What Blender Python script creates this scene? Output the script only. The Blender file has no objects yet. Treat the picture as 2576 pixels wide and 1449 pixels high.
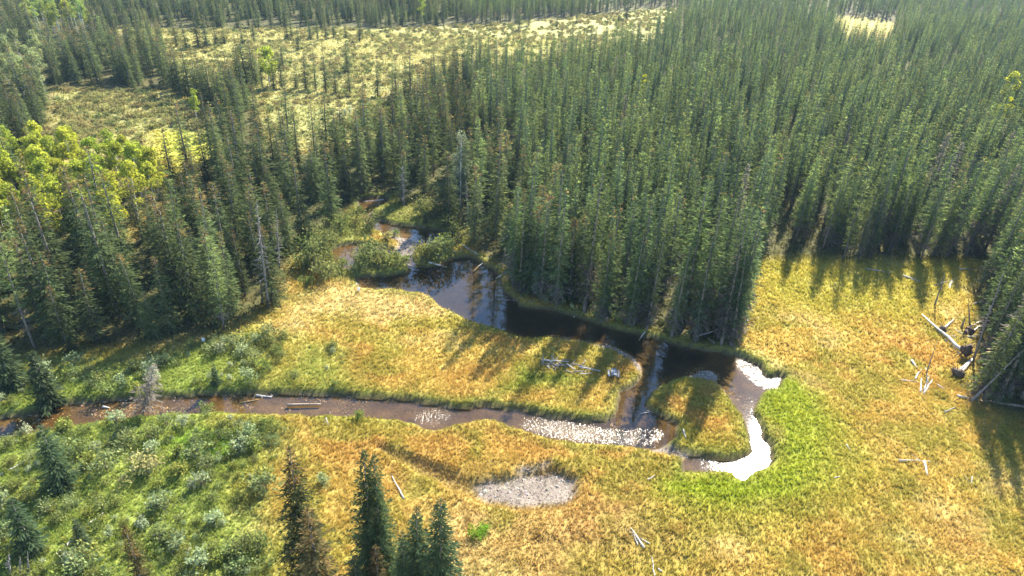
import bpy, math
import numpy as np
from mathutils import Vector, Matrix, Euler

# ------------------------------------------------------------------ camera, sky, sun, exposure
sc = bpy.context.scene
CAM_H, PITCH, ROLL = 66.0, math.radians(29), math.radians(3)
SUN_AZ, SUN_EL = math.radians(25.0), math.radians(39.5)      # azimuth clockwise from +Y
FWD = np.array([0, math.cos(PITCH), -math.sin(PITCH)])
_R0 = np.array([1.0, 0, 0]); _U0 = np.array([0, math.sin(PITCH), math.cos(PITCH)])
RGT = _R0 * math.cos(ROLL) + _U0 * math.sin(ROLL)
UPV = _U0 * math.cos(ROLL) - _R0 * math.sin(ROLL)
cd = bpy.data.cameras.new('camera'); cam = bpy.data.objects.new('camera', cd)
sc.collection.objects.link(cam); sc.camera = cam
cd.sensor_width = 36; cd.lens = 24; cd.clip_start = 0.5; cd.clip_end = 9000
M = Matrix.Identity(4)
for i in range(3):
    M[i][0], M[i][1], M[i][2] = RGT[i], UPV[i], -FWD[i]
M[2][3] = CAM_H
cam.matrix_world = M

world = bpy.data.worlds.new('World'); sc.world = world; world.use_nodes = True
wn = world.node_tree.nodes; wl = world.node_tree.links
sky = wn.new('ShaderNodeTexSky'); sky.sky_type = 'NISHITA'; sky.sun_disc = False
sky.sun_elevation = SUN_EL; sky.sun_rotation = SUN_AZ; sky.altitude = 1400
sky.dust_density = 0.0; sky.air_density = 1.0; sky.ozone_density = 2.2; sc.render.filter_size = 1.15
bg = wn['Background']; bg.inputs['Strength'].default_value = 0.115
wl.new(sky.outputs['Color'], bg.inputs['Color'])
sl = bpy.data.lights.new('sun', 'SUN'); sl.energy = 5.0; sl.angle = math.radians(0.55); sl.color = (1.0, 0.92, 0.78)
sun = bpy.data.objects.new('sun', sl); sc.collection.objects.link(sun)
sdir = Vector((math.sin(SUN_AZ) * math.cos(SUN_EL), math.cos(SUN_AZ) * math.cos(SUN_EL), math.sin(SUN_EL)))
sun.rotation_euler = sdir.to_track_quat('Z', 'Y').to_euler(); sun.location = (0, 0, 150)
sc.view_settings.view_transform = 'Standard'; sc.view_settings.look = 'None'
sc.view_settings.exposure = 2.2; sc.view_settings.gamma = 1.0; sc.view_settings.use_curve_mapping = False
sc.cycles.max_bounces = 7; sc.cycles.diffuse_bounces = 2; sc.cycles.glossy_bounces = 3
sc.cycles.transmission_bounces = 4; sc.cycles.transparent_max_bounces = 8; sc.cycles.volume_bounces = 1
sc.cycles.use_denoising = True
sc.cycles.sample_clamp_direct = 14; sc.cycles.sample_clamp_indirect = 4

# ------------------------------------------------------------------ pixel <-> ground helpers (pixels of a 2576 x 1449 view)
PF = 24 / 36 * 2576
def px(p, z=0.0):
    p = np.atleast_2d(np.asarray(p, float))
    d = (p[:, :1] - 1288) * RGT - (p[:, 1:2] - 724.5) * UPV + PF * FWD
    dz = np.minimum(d[:, 2], -0.045 * np.linalg.norm(d, axis=1))
    return d[:, :2] * ((z - CAM_H) / dz)[:, None]
def proj(x, y, z):
    v = np.stack([x, y, np.asarray(z) - CAM_H + 0 * x], -1)
    dep = v @ FWD
    return 1288 + PF * (v @ RGT) / dep, 724.5 - PF * (v @ UPV) / dep, dep

# ------------------------------------------------------------------ noise and polygons
def hash2(ix, iy, s):
    h = (ix.astype(np.int64) * 374761393 + iy.astype(np.int64) * 668265263 + s * 1442695041) & 0xffffffff
    h = ((h ^ (h >> 13)) * 1274126177) & 0xffffffff
    return ((h ^ (h >> 16)) & 0xffff) / 65535.0
def vnoise(x, y, s=0):
    ix, iy = np.floor(x), np.floor(y); fx, fy = x - ix, y - iy
    fx = fx * fx * fx * (fx * (fx * 6 - 15) + 10); fy = fy * fy * fy * (fy * (fy * 6 - 15) + 10)
    a, b = hash2(ix, iy, s), hash2(ix + 1, iy, s); c, d = hash2(ix, iy + 1, s), hash2(ix + 1, iy + 1, s)
    return a + (b - a) * fx + (c - a) * fy + (a - b - c + d) * fx * fy
def fbm(x, y, s=0, o=4):
    r = 0; w = 0; a = 1.0
    for i in range(o):
        c, sn = math.cos(0.6 * i), math.sin(0.6 * i)
        r = r + a * vnoise((x * c - y * sn) * 2 ** i + 17.3 * i, (x * sn + y * c) * 2 ** i, s + i); w += a; a *= 0.55
    return r / w
def inside(P, x, y):
    c = np.zeros(x.shape, bool); n = len(P)
    for i in range(n):
        x0, y0 = P[i]; x1, y1 = P[(i + 1) % n]
        if y0 == y1: continue
        c ^= ((y0 > y) != (y1 > y)) & (x < (x1 - x0) * (y - y0) / (y1 - y0) + x0)
    return c
def sdf(P, x, y):
    """signed distance in metres, negative inside"""
    d = np.full(x.shape, 1e9); n = len(P)
    for i in range(n):
        a = P[i]; b = P[(i + 1) % n]; e = b - a; L = e @ e + 1e-9
        t = np.clip(((x - a[0]) * e[0] + (y - a[1]) * e[1]) / L, 0, 1)
        d = np.minimum(d, np.hypot(x - a[0] - t * e[0], y - a[1] - t * e[1]))
    return np.where(inside(P, x, y), -d, d)
def sstep(a, b, v):
    t = np.clip((v - a) / (b - a), 0, 1); return t * t * (3 - 2 * t)
def smooth_poly(P, it=2):
    P = np.asarray(P, float)
    for _ in range(it):
        Q = np.roll(P, -1, 0); P = np.stack([P * .75 + Q * .25, P * .25 + Q * .75], 1).reshape(-1, 2)
    return P

# ------------------------------------------------------------------ layout traced on the ground
WATER_Z = -0.85
WPX = {
 'creek': [(-400,1105),(-60,1060),(60,1047),(150,1022),(240,1010),(340,1006),(440,1001),(560,992),(680,994),(859,996),(969,1006),(1076,1015),(1146,1028),(1180,1030),(1219,1023),(1276,1031),(1326,1038),(1379,1050),(1439,1056),(1505,1064),(1545,1058),(1553,1028),(1553,1003),(1568,984),(1600,966),(1612,943),(1619,916),(1602,894),(1576,873),(1542,860),(1492,853),(1442,843),(1406,836),(1379,838),(1326,845),(1276,830),(1236,813),(1192,806),(1240,770),(1306,773),(1342,776),(1379,780),(1426,790),(1476,806),(1526,826),(1592,841),(1659,856),(1718,871),(1751,881),(1801,888),(1840,896),(1810,935),(1785,920),(1761,918),(1738,928),(1718,938),(1685,948),(1652,964),(1624,994),(1619,1019),(1632,1035),(1659,1046),(1692,1063),(1706,1076),(1699,1096),(1672,1109),(1650,1113),(1602,1119),(1559,1109),(1522,1108),(1476,1109),(1432,1103),(1392,1096),(1336,1081),(1302,1068),(1259,1053),(1219,1046),(1159,1058),(1119,1066),(1089,1074),(1066,1066),(1026,1051),(959,1041),(859,1036),(720,1035),(640,1030),(520,1027),(430,1032),(340,1042),(300,1046),(215,1057),(150,1071),(60,1086),(-60,1096),(-400,1150)],
 'pond': [(896,710),(902,700),(942,698),(992,696),(1019,690),(1046,680),(1052,670),(1076,676),(1112,664),(1126,657),(1159,648),(1189,648),(1206,660),(1226,675),(1246,683),(1259,700),(1264,723),(1272,740),(1292,752),(1306,773),(1300,800),(1240,815),(1192,806),(1169,790),(1142,778),(1112,766),(1092,743),(1072,735),(1032,725),(992,721),(926,720)],
 'right': [(1800,930),(1835,893),(1865,899),(1885,912),(1908,920),(1918,940),(1935,950),(1966,948),(1963,964),(1925,972),(1911,985),(1906,1010),(1899,1030),(1903,1053),(1916,1076),(1920,1099),(1930,1116),(1941,1129),(1941,1153),(1911,1170),(1885,1184),(1861,1199),(1856,1183),(1818,1174),(1785,1181),(1738,1171),(1716,1180),(1724,1152),(1742,1146),(1785,1153),(1828,1158),(1865,1159),(1903,1141),(1893,1113),(1888,1090),(1881,1060),(1872,1030),(1845,1004),(1826,980)],
 'side': [(830,634),(844,624),(878,616),(925,616),(953,622),(977,626),(993,630),(985,638),(953,634),(925,626),(905,630),(894,638),(890,648),(892,660),(884,670),(864,666),(844,656),(830,644)],
 'upper': [(902,505),(940,498),(978,500),(965,512),(930,522),(922,540),(957,557),(997,567),(1037,572),(1076,578),(1116,584),(1146,588),(1156,602),(1152,612),(1136,614),(1096,615),(1070,608),(1050,598),(1020,590),(985,580),(955,576),(930,562),(912,545),(908,525)],
 'inlet': [(1011,648),(1027,643),(1042,643),(1042,658),(1054,676),(1043,684),(1031,667),(1013,656)],
 'far': [(950,352),(965,325),(990,304),(1020,288),(1046,274),(1050,284),(1030,298),(1005,315),(985,335),(968,358)],
}
def wpoly(P):
    # the far bank is seen at its foot (water level), the near bank at its grassy rim
    Q = smooth_poly(P, 2); T = np.roll(Q, -1, 0) - np.roll(Q, 1, 0); T /= np.linalg.norm(T, axis=1)[:, None] + 1e-9
    a = np.sum(Q[:, 0] * np.roll(Q[:, 1], -1) - np.roll(Q[:, 0], -1) * Q[:, 1]); N = -T[:, 0] * np.sign(a)
    z = -.35 + .5 * np.clip(-N * 1.5, -1, 1) * -1
    return np.concatenate([px(Q[i:i + 1], z[i]) for i in range(len(Q))])
WATER = {k: wpoly(v) for k, v in WPX.items()}
GRAVEL = [smooth_poly(px(v, -0.4), 2) for v in [
 [(1375,830),(1442,842),(1492,852),(1542,859),(1576,872),(1602,894),(1621,916),(1614,943),(1600,935),(1588,908),(1560,888),(1500,870),(1440,860),(1390,852)],
 [(1719,939),(1745,921),(1771,915),(1800,926),(1828,945),(1855,971),(1884,1000),(1886,1030),(1851,1011),(1824,984),(1798,960),(1758,950),(1729,947)],
 [(1590,1119),(1647,1109),(1682,1119),(1727,1139),(1772,1147),(1758,1152),(1729,1150),(1692,1143),(1652,1134),(1613,1126)],
 [(1505,1062),(1555,1050),(1580,1060),(1596,1085),(1560,1090),(1510,1082)],
 [(1178,1215),(1230,1205),(1290,1205),(1340,1188),(1400,1182),(1446,1200),(1450,1240),(1420,1265),(1330,1268),(1260,1262),(1215,1245)],
 [(190,1022),(260,1012),(340,1009),(430,1008),(440,1022),(400,1034),(300,1044),(210,1044)],
 [(963,578),(977,572),(1009,582),(1027,588),(1057,598),(1080,612),(1050,620),(1042,642),(1027,645),(1005,646),(980,640),(988,630),(995,618),(1008,608),(970,598)],
 [(913,534),(930,522),(938,545),(950,570),(930,560)],
 [(1000,330),(1052,282),(1040,300),(1010,330),(985,355)],
 [(-60,1080),(50,1080),(70,1092),(0,1102),(-60,1102)],
 [(864,668),(880,664),(892,668),(880,680),(866,676)],
 [(1360,1168),(1380,1158),(1385,1164),(1365,1178),(1310,1190),(1300,1182)],
]]
RIFFLE = [(smooth_poly(px(v, -0.6), 2), s) for v, s in [
 ([(1030,1045),(1080,1018),(1160,1030),(1120,1060),(1090,1078),(1050,1062)], 1.0),
 ([(1300,1062),(1340,1042),(1450,1062),(1560,1085),(1640,1080),(1665,1085),(1640,1108),(1560,1112),(1470,1112),(1390,1098),(1330,1082)], 1.0),
 ([(1840,885),(1990,930),(1970,975),(1925,975),(1900,960),(1870,935),(1850,915)], 0.30),
 ([(1895,1040),(1925,1060),(1960,1120),(1945,1165),(1890,1170),(1900,1110)], 0.16),
 ([(1840,890),(1990,940),(1970,970),(1915,990),(1920,1080),(1950,1120),(1945,1160),(1850,1210),(1700,1185),(1720,1140),(1870,1150),(1890,1100),(1870,1010),(1850,960)], 0.05),
 ([(700,995),(1040,1008),(1020,1050),(860,1040),(720,1035)], 0.25),
 ([(150,1010),(440,1000),(440,1035),(150,1070)], 0.5),
]]
DEEP = [smooth_poly(px(v, -0.6), 2) for v in [
 [(905,694),(1019,688),(1050,664),(1120,650),(1190,640),(1270,690),(1300,760),(1250,820),(1190,812),(1100,770),(1060,742),(1000,728),(915,726)],
 [(1040,690),(1190,645),(1270,700),(1310,770),(1480,800),(1720,870),(1800,895),(1700,940),(1620,960),(1610,900),(1560,870),(1420,838),(1330,842),(1240,815),(1170,790),(1110,760),(1070,730)],
 [(960,560),(1150,585),(1158,606),(1080,606),(1040,590)],
]]

# ------------------------------------------------------------------ ground grid
def axis(a, b, st, lo, hi, g=1.1):
    m = list(np.arange(a, b + 1e-6, st)); s = st
    while m[-1] < hi: s = min(s * g, 160); m.append(m[-1] + s)
    s = st
    while m[0] > lo: s = min(s * g, 160); m.insert(0, m[0] - s)
    return np.array(m)
GX = axis(-178, 186, 0.6, -2600, 2800); GY = axis(44, 235, 0.6, -150, 4200, 1.06)
XX, YY = np.meshgrid(GX, GY)
WD = np.full(XX.shape, 1e3); near = (np.abs(XX - 10) < 210) & (YY > 30) & (YY < 420)
nx_, ny_ = XX[near], YY[near]
wob = (fbm(nx_ / 2.2, ny_ / 2.2, 5, 3) - .5) * 1.3
d = np.full(nx_.shape, 1e3)
for P in WATER.values(): d = np.minimum(d, sdf(P, nx_, ny_))
WD[near] = d + wob * .8
GR = np.full(XX.shape, 1e3); d = np.full(nx_.shape, 1e3)
for P in GRAVEL: d = np.minimum(d, sdf(P, nx_, ny_))
GR[near] = d + wob
DP = np.full(XX.shape, 1e3); d = np.full(nx_.shape, 1e3)
for P in DEEP: d = np.minimum(d, sdf(P, nx_, ny_))
DP[near] = d
base = (fbm(XX / 26, YY / 26, 1, 3) - .5) * .7 + (fbm(XX / 3.2, YY / 3.2, 2, 3) - .5) * .38
base += np.clip((YY - 300) / 700, 0, 1) ** 2 * 6
bed = np.where(WD < 0, -0.95 - .2 * sstep(0, -3, WD) - .55 * sstep(0.5, -3.5, DP) + (fbm(XX / 1.1, YY / 1.1, 8, 2) - .5) * .12, 0)
gmask = sstep(.7, -.6, GR)
bank = sstep(0.0, 0.6, WD)
old = sdf(smooth_poly(px([(930,1105),(1010,1128),(1090,1160),(1180,1196),(1260,1196),(1340,1172),(1390,1160),(1455,1190),(1462,1250),(1400,1285),(1250,1280),(1150,1235),(1040,1180),(950,1135)]), 2), nx_, ny_)
ol = np.zeros(XX.shape); ol[near] = sstep(.5, -.7, old + wob * .6); base -= .85 * ol
base += (fbm(XX / 5.5, YY / 5.5, 12, 2) - .5) * .55 * sstep(2, 8, WD)
grav = np.where(ol > .3, base + .02, WATER_Z + .04 + .1 * sstep(0, 2.5, WD) + .25 * sstep(2, 7, WD) + (fbm(XX / 1.3, YY / 1.3, 7, 2) - .5) * .1)
land = base * sstep(0, 3, WD) + .1 * (1 - bank)
land = land * (1 - gmask) + grav * gmask
ZZ = np.where(WD < 0, bed, (WATER_Z - .02) * (1 - bank) + land * bank)
ZZ = np.where((WD >= 0) & (gmask > .5), np.minimum(ZZ, grav), ZZ)
ZZ = np.where((WD < 0), np.where(gmask > .5, np.maximum(bed, -1.0), bed), ZZ)

def glook(A, x, y):
    i = np.clip(np.searchsorted(GX, x) - 1, 0, len(GX) - 2); j = np.clip(np.searchsorted(GY, y) - 1, 0, len(GY) - 2)
    u = np.clip((x - GX[i]) / (GX[i + 1] - GX[i]), 0, 1); v = np.clip((y - GY[j]) / (GY[j + 1] - GY[j]), 0, 1)
    if A.ndim == 3: u = u[..., None]; v = v[..., None]
    return A[j, i] * (1 - u) * (1 - v) + A[j, i + 1] * u * (1 - v) + A[j + 1, i] * (1 - u) * v + A[j + 1, i + 1] * u * v
def hz(x, y): return glook(ZZ, np.asarray(x, float), np.asarray(y, float))

# ------------------------------------------------------------------ forest and open ground
OPEN_MAIN = px([(-400,935),(0,905),(240,887),(420,866),(560,838),(640,800),(720,748),(748,650),(768,595),(835,575),(900,525),(930,515),(985,500),(1060,525),(1110,560),(1165,595),(1190,640),(1266,690),(1306,738),(1380,768),(1480,793),(1600,828),(1720,862),(1838,884),(1862,850),(1874,790),(1882,720),(1888,658),(2000,652),(2120,658),(2240,654),(2350,658),(2440,652),(2478,664),(2466,720),(2462,800),(2446,900),(2440,1000),(2470,1030),(2580,1062),(2800,1110),(3200,1150),(3200,1900),(-900,1900),(-900,1000)])
OPEN_FLAT = px([(135,222),(300,226),(430,229),(500,262),(525,290),(530,345),(548,385),(500,430),(440,470),(420,500),(350,560),(320,600),(300,560),(420,480),(240,425),(140,405),(60,395),(90,340),(130,330)])
OPEN_UP = px([(280,74),(930,71),(1280,62),(1400,50),(1650,26),(1740,30),(1660,92),(1560,140),(1400,175),(1280,195),(1180,190),(1010,225),(945,245),(962,262),(1048,268),(1056,284),(1010,325),(975,360),(935,350),(930,300),(880,372),(800,388),(720,378),(670,335),(645,275),(600,240),(520,232),(430,225),(425,180),(420,120)])
OPEN_FAR = px([(2090,45),(2250,58),(2235,125),(2120,112)])
OPENS = [OPEN_MAIN, OPEN_FLAT, OPEN_UP, OPEN_FAR]
ASPEN_ZONES = [px([(-80,385),(60,395),(140,405),(240,420),(400,455),(435,480),(420,540),(350,600),(300,645),(0,655),(-80,660)]),
               px([(-60,140),(110,140),(125,255),(-60,260)]), px([(60,50),(225,50),(222,100),(90,105)])]
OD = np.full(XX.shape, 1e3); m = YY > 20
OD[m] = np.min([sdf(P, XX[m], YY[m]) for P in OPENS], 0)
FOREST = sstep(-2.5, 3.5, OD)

# ------------------------------------------------------------------ ground colour (grass, sedge, shrub soil, gravel, silt)
def C(*v): return np.array(v, float)
GOLD, ORNG, OLIV = C(.43, .31, .07), C(.42, .255, .06), C(.29, .25, .045)
STRAW, LIME, GREEN = C(.54, .42, .17), C(.25, .31, .018), C(.235, .30, .06)
n1, n2, n3 = fbm(XX / 14, YY / 14, 21, 4), fbm(XX / 5, YY / 5, 31, 4), fbm(XX / 30, YY / 30, 41, 3)
n4 = fbm(XX / 2.0, YY / 2.0, 47, 3)
def mixc(A, c, w): return A * (1 - w[..., None]) + c * w[..., None]
COL = np.tile(GOLD, XX.shape + (1,))
COL = mixc(COL, ORNG, sstep(.45, .7, n1) * .9)
COL = mixc(COL, OLIV, sstep(.44, .62, n2) * .85)
COL = mixc(COL, STRAW, sstep(.58, .76, 1 - n1) * .55)
def zone(P, c, soft, amt, z=0.0, noise=1.0):
    global COL
    w = np.zeros(XX.shape); mm = (YY > 30) & (YY < 700) & (np.abs(XX) < 500)
    dd = sdf(px(P, z), XX[mm], YY[mm]) + (n2[mm] - .5) * soft * 2.2 * noise
    w[mm] = sstep(soft, -soft, dd) * amt
    COL = mixc(COL, c, w); return w
LEFT = zone([(-500,940),(300,900),(520,860),(650,810),(740,830),(720,890),(700,950),(650,1000),(560,1050),(700,1090),(690,1150),(620,1230),(640,1330),(700,1449),(760,1600),(-600,1700)], GREEN, 5, .92)
zone([(640,790),(800,770),(900,790),(850,900),(760,960),(680,960)], GOLD * .9 + GREEN * .1, 6, .6)
zone([(720,748),(900,715),(1060,740),(1120,790),(1000,800),(820,800),(700,840)], STRAW, 4, .75)
zone([(760,860),(860,880),(900,960),(860,1000),(740,985),(700,930)], GREEN, 4, .6)
zone([(1860,890),(1960,935),(2010,960),(2080,1050),(2060,1160),(2020,1260),(1880,1280),(1760,1280),(1640,1245),(1660,1180),(1880,1200),(1960,1150),(1940,1090),(1920,1000)], LIME, 3.0, .95)
zone([(2000,1010),(2120,1040),(2180,1160),(2100,1270),(1990,1300)], LIME * .5 + OLIV * .5, 6, .7)
zone([(1650,1250),(1960,1290),(1950,1320),(1700,1300)], LIME * .6 + GOLD * .4, 4, .6)
zone([(1880,640),(2450,640),(2440,720),(2300,800),(2100,800),(1900,760)], LIME * .5 + GOLD * .5, 6, .75)
zone([(1180,960),(1350,1035),(1540,1055),(1550,1020),(1600,960),(1500,1000),(1300,990)], GOLD, 3, .7)
zone([(1300,910),(1400,935),(1500,950),(1420,965),(1330,975),(1240,990),(1290,950)], C(.17, .23, .03), 2, .8)
zone([(860,1010),(1000,1020),(1180,1035),(1180,1018),(1000,1000),(860,990)], C(.16, .20, .03), 1.5, .75)
zone([(1190,1000),(1540,1050),(1560,1075),(1400,1050),(1190,1030)], C(.19, .22, .03), 1.2, .6)
zone([(1680,1040),(1890,1120),(1905,1150),(1780,1155),(1660,1112),(1700,1095)], C(.24, .23, .03), 2, .6)
zone([(430,1105),(530,1090),(600,1110),(590,1160),(480,1165)], C(.19, .32, .03), 2, .85)
zone([(1370,1330),(2100,1380),(2576,1300),(2700,1500),(1300,1500)], GOLD * .8 + OLIV * .2, 8, .4)
zone([(2420,1340),(2576,1400),(2576,1430),(2400,1370)], ORNG, 3, .7)
zone([(1180,1290),(1600,1250),(1720,1340),(1500,1449),(1180,1449)], C(.37, .235, .085), 8, .6)
zone([(130,222),(530,285),(530,330),(400,330),(130,330)], C(.27, .235, .085), 6, .9)
zone([(380,320),(545,330),(545,395),(440,430),(380,360)], C(.36, .37, .05), 5, .95)
zone([(420,100),(900,90),(930,220),(600,240),(430,220)], C(.32, .275, .10), 8, .9)
zone([(280,60),(1280,56),(1290,92),(900,100),(300,95)], C(.38, .32, .12), 10, .9)
zone([(1180,40),(1650,20),(1740,30),(1500,120),(1200,140)], C(.44, .39, .10), 10, .9)
zone([(600,240),(930,240),(1050,280),(950,380),(800,330)], C(.27, .27, .07), 6, .9)
zone([(2080,40),(2250,55),(2240,90),(2110,80)], C(.50, .42, .10), 12, .9)
for P in ([(830,610),(1000,650),(1045,680),(990,700),(880,700),(820,690)], [(1040,650),(1130,610),(1160,640),(1060,680)], [(740,560),(900,530),(1000,500),(1100,540),(1150,585),(960,560),(900,610),(780,640)]):
    zone(P, C(.20, .22, .055), 2, .85)
fl = np.full(XX.shape, 99.); fl[m] = np.minimum(sdf(OPEN_FLAT, XX[m], YY[m]), sdf(OPEN_UP, XX[m], YY[m]))
flc = C(.31, .295, .10)[None, None] + (n1[..., None] - .5) * C(.16, .10, .05) + np.clip((YY[..., None] - 230) / 250, 0, 1) * C(.10, .08, .03)
bright = np.full(XX.shape, 99.); bright[m] = sdf(px([(380,325),(545,335),(545,395),(470,450),(400,500),(380,380)]), XX[m], YY[m])
flw = sstep(3, -4, fl) * .92 * sstep(-4, 4, bright); COL = COL * (1 - flw[..., None]) + flc * flw[..., None]
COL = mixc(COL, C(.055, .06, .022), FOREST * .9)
COL = mixc(COL, C(.30, .215, .085), ol * .6)
edge = sstep(3.0, .2, WD + (n4 - .5) * 3) * (1 - gmask) * sstep(-.2, .4, WD)
COL = mixc(COL, C(.17, .21, .03), edge * .55)
COL = mixc(COL, C(.06, .045, .025), sstep(.75, .15, WD) * (1 - gmask) * .9)
gravc = C(.235, .20, .165)[None, None] * (.65 + .7 * n4[..., None]) + (n2[..., None] - .5) * .08
COL = np.where((gmask > 0)[..., None], COL * (1 - gmask[..., None]) + gravc * gmask[..., None], COL)
inw = sstep(.2, -.2, WD)
bedc = C(.115, .088, .052)[None, None] * (.5 + n4[..., None]) + (n2[..., None] - .5) * .06
deepw = sstep(1.0, -1.2, DP)
bedc = bedc * (1 - .85 * deepw[..., None]) + C(.022, .022, .02) * .85 * deepw[..., None]
COL = COL * (1 - inw[..., None]) + bedc * inw[..., None]
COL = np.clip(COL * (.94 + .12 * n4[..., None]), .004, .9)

# ------------------------------------------------------------------ materials
def newmat(name):
    mt = bpy.data.materials.new(name); mt.use_nodes = True
    nt = mt.node_tree; nt.nodes.clear(); o = nt.nodes.new('ShaderNodeOutputMaterial'); return mt, nt, o
def nd(nt, t, **kw):
    n = nt.nodes.new(t)
    for k, v in kw.items():
        if k in n.inputs: n.inputs[k].default_value = v
        else: setattr(n, k, v)
    return n
def leaf_mat(name, trans=.4, vary=.3, tint=(1, 1, 1), hue=.02):
    mt, nt, o = newmat(name)
    a = nd(nt, 'ShaderNodeAttribute', attribute_name='Col'); oi = nd(nt, 'ShaderNodeObjectInfo')
    mr = nd(nt, 'ShaderNodeMapRange'); mr.inputs['To Min'].default_value = 1 - vary; mr.inputs['To Max'].default_value = 1 + vary
    nt.links.new(oi.outputs['Random'], mr.inputs['Value'])
    mh = nd(nt, 'ShaderNodeMath', operation='MULTIPLY'); mh.inputs[1].default_value = 7.31; nt.links.new(oi.outputs['Random'], mh.inputs[0])
    fr = nd(nt, 'ShaderNodeMath', operation='FRACT'); nt.links.new(mh.outputs[0], fr.inputs[0])
    m2 = nd(nt, 'ShaderNodeMapRange'); m2.inputs['To Min'].default_value = .5 - hue; m2.inputs['To Max'].default_value = .5 + hue
    nt.links.new(fr.outputs[0], m2.inputs['Value'])
    hs = nd(nt, 'ShaderNodeHueSaturation'); nt.links.new(a.outputs['Color'], hs.inputs['Color'])
    nt.links.new(mr.outputs[0], hs.inputs['Value']); nt.links.new(m2.outputs[0], hs.inputs['Hue'])
    df = nd(nt, 'ShaderNodeBsdfDiffuse'); tr = nd(nt, 'ShaderNodeBsdfTranslucent'); mx = nd(nt, 'ShaderNodeMixShader', Fac=trans)
    tg = nd(nt, 'ShaderNodeVectorMath', operation='MULTIPLY'); tg.inputs[1].default_value = tint
    nt.links.new(hs.outputs[0], tg.inputs[0]); nt.links.new(hs.outputs[0], df.inputs[0]); nt.links.new(tg.outputs[0], tr.inputs[0])
    nt.links.new(df.outputs[0], mx.inputs[1]); nt.links.new(tr.outputs[0], mx.inputs[2]); nt.links.new(mx.outputs[0], o.inputs[0])
    return mt
def noise_mat(name, c0, c1, scale=4, rough=.85, stretch=(1, 1, 1), bump=.4, detail=6):
    mt, nt, o = newmat(name)
    tc = nd(nt, 'ShaderNodeTexCoord'); mp = nd(nt, 'ShaderNodeMapping'); mp.inputs['Scale'].default_value = stretch
    nz = nd(nt, 'ShaderNodeTexNoise', Scale=scale, Detail=detail)
    cr = nd(nt, 'ShaderNodeValToRGB'); cr.color_ramp.elements[0].color = (*c0, 1); cr.color_ramp.elements[1].color = (*c1, 1)
    cr.color_ramp.elements[0].position = .3; cr.color_ramp.elements[1].position = .7
    pb = nd(nt, 'ShaderNodeBsdfPrincipled', Roughness=rough); bp = nd(nt, 'ShaderNodeBump', Strength=bump, Distance=.03)
    L = nt.links; L.new(tc.outputs['Object'], mp.inputs[0]); L.new(mp.outputs[0], nz.inputs['Vector']); L.new(nz.outputs[0], cr.inputs[0])
    L.new(cr.outputs[0], pb.inputs['Base Color']); L.new(nz.outputs[0], bp.inputs['Height']); L.new(bp.outputs[0], pb.inputs['Normal']); L.new(pb.outputs[0], o.inputs[0])
    return mt
def ground_mat():
    mt, nt, o = newmat('ground'); L = nt.links
    a = nd(nt, 'ShaderNodeAttribute', attribute_name='Col'); g = nd(nt, 'ShaderNodeNewGeometry')
    n = nd(nt, 'ShaderNodeTexNoise', Scale=2.6, Detail=8, Roughness=.75); L.new(g.outputs['Position'], n.inputs['Vector'])
    mr = nd(nt, 'ShaderNodeMapRange'); mr.inputs['From Min'].default_value = .3; mr.inputs['From Max'].default_value = .7
    mr.inputs['To Min'].default_value = .45; mr.inputs['To Max'].default_value = 1.3; L.new(n.outputs[0], mr.inputs['Value'])
    mu = nd(nt, 'ShaderNodeVectorMath', operation='MULTIPLY'); L.new(a.outputs['Color'], mu.inputs[0]); L.new(mr.outputs[0], mu.inputs[1])
    pb = nd(nt, 'ShaderNodeBsdfPrincipled', Roughness=.95); pb.inputs['Specular IOR Level'].default_value = .15
    bp = nd(nt, 'ShaderNodeBump', Strength=.8, Distance=.18); L.new(n.outputs[0], bp.inputs['Height']); L.new(bp.outputs[0], pb.inputs['Normal'])
    L.new(mu.outputs[0], pb.inputs['Base Color']); L.new(pb.outputs[0], o.inputs[0]); return mt
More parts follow.
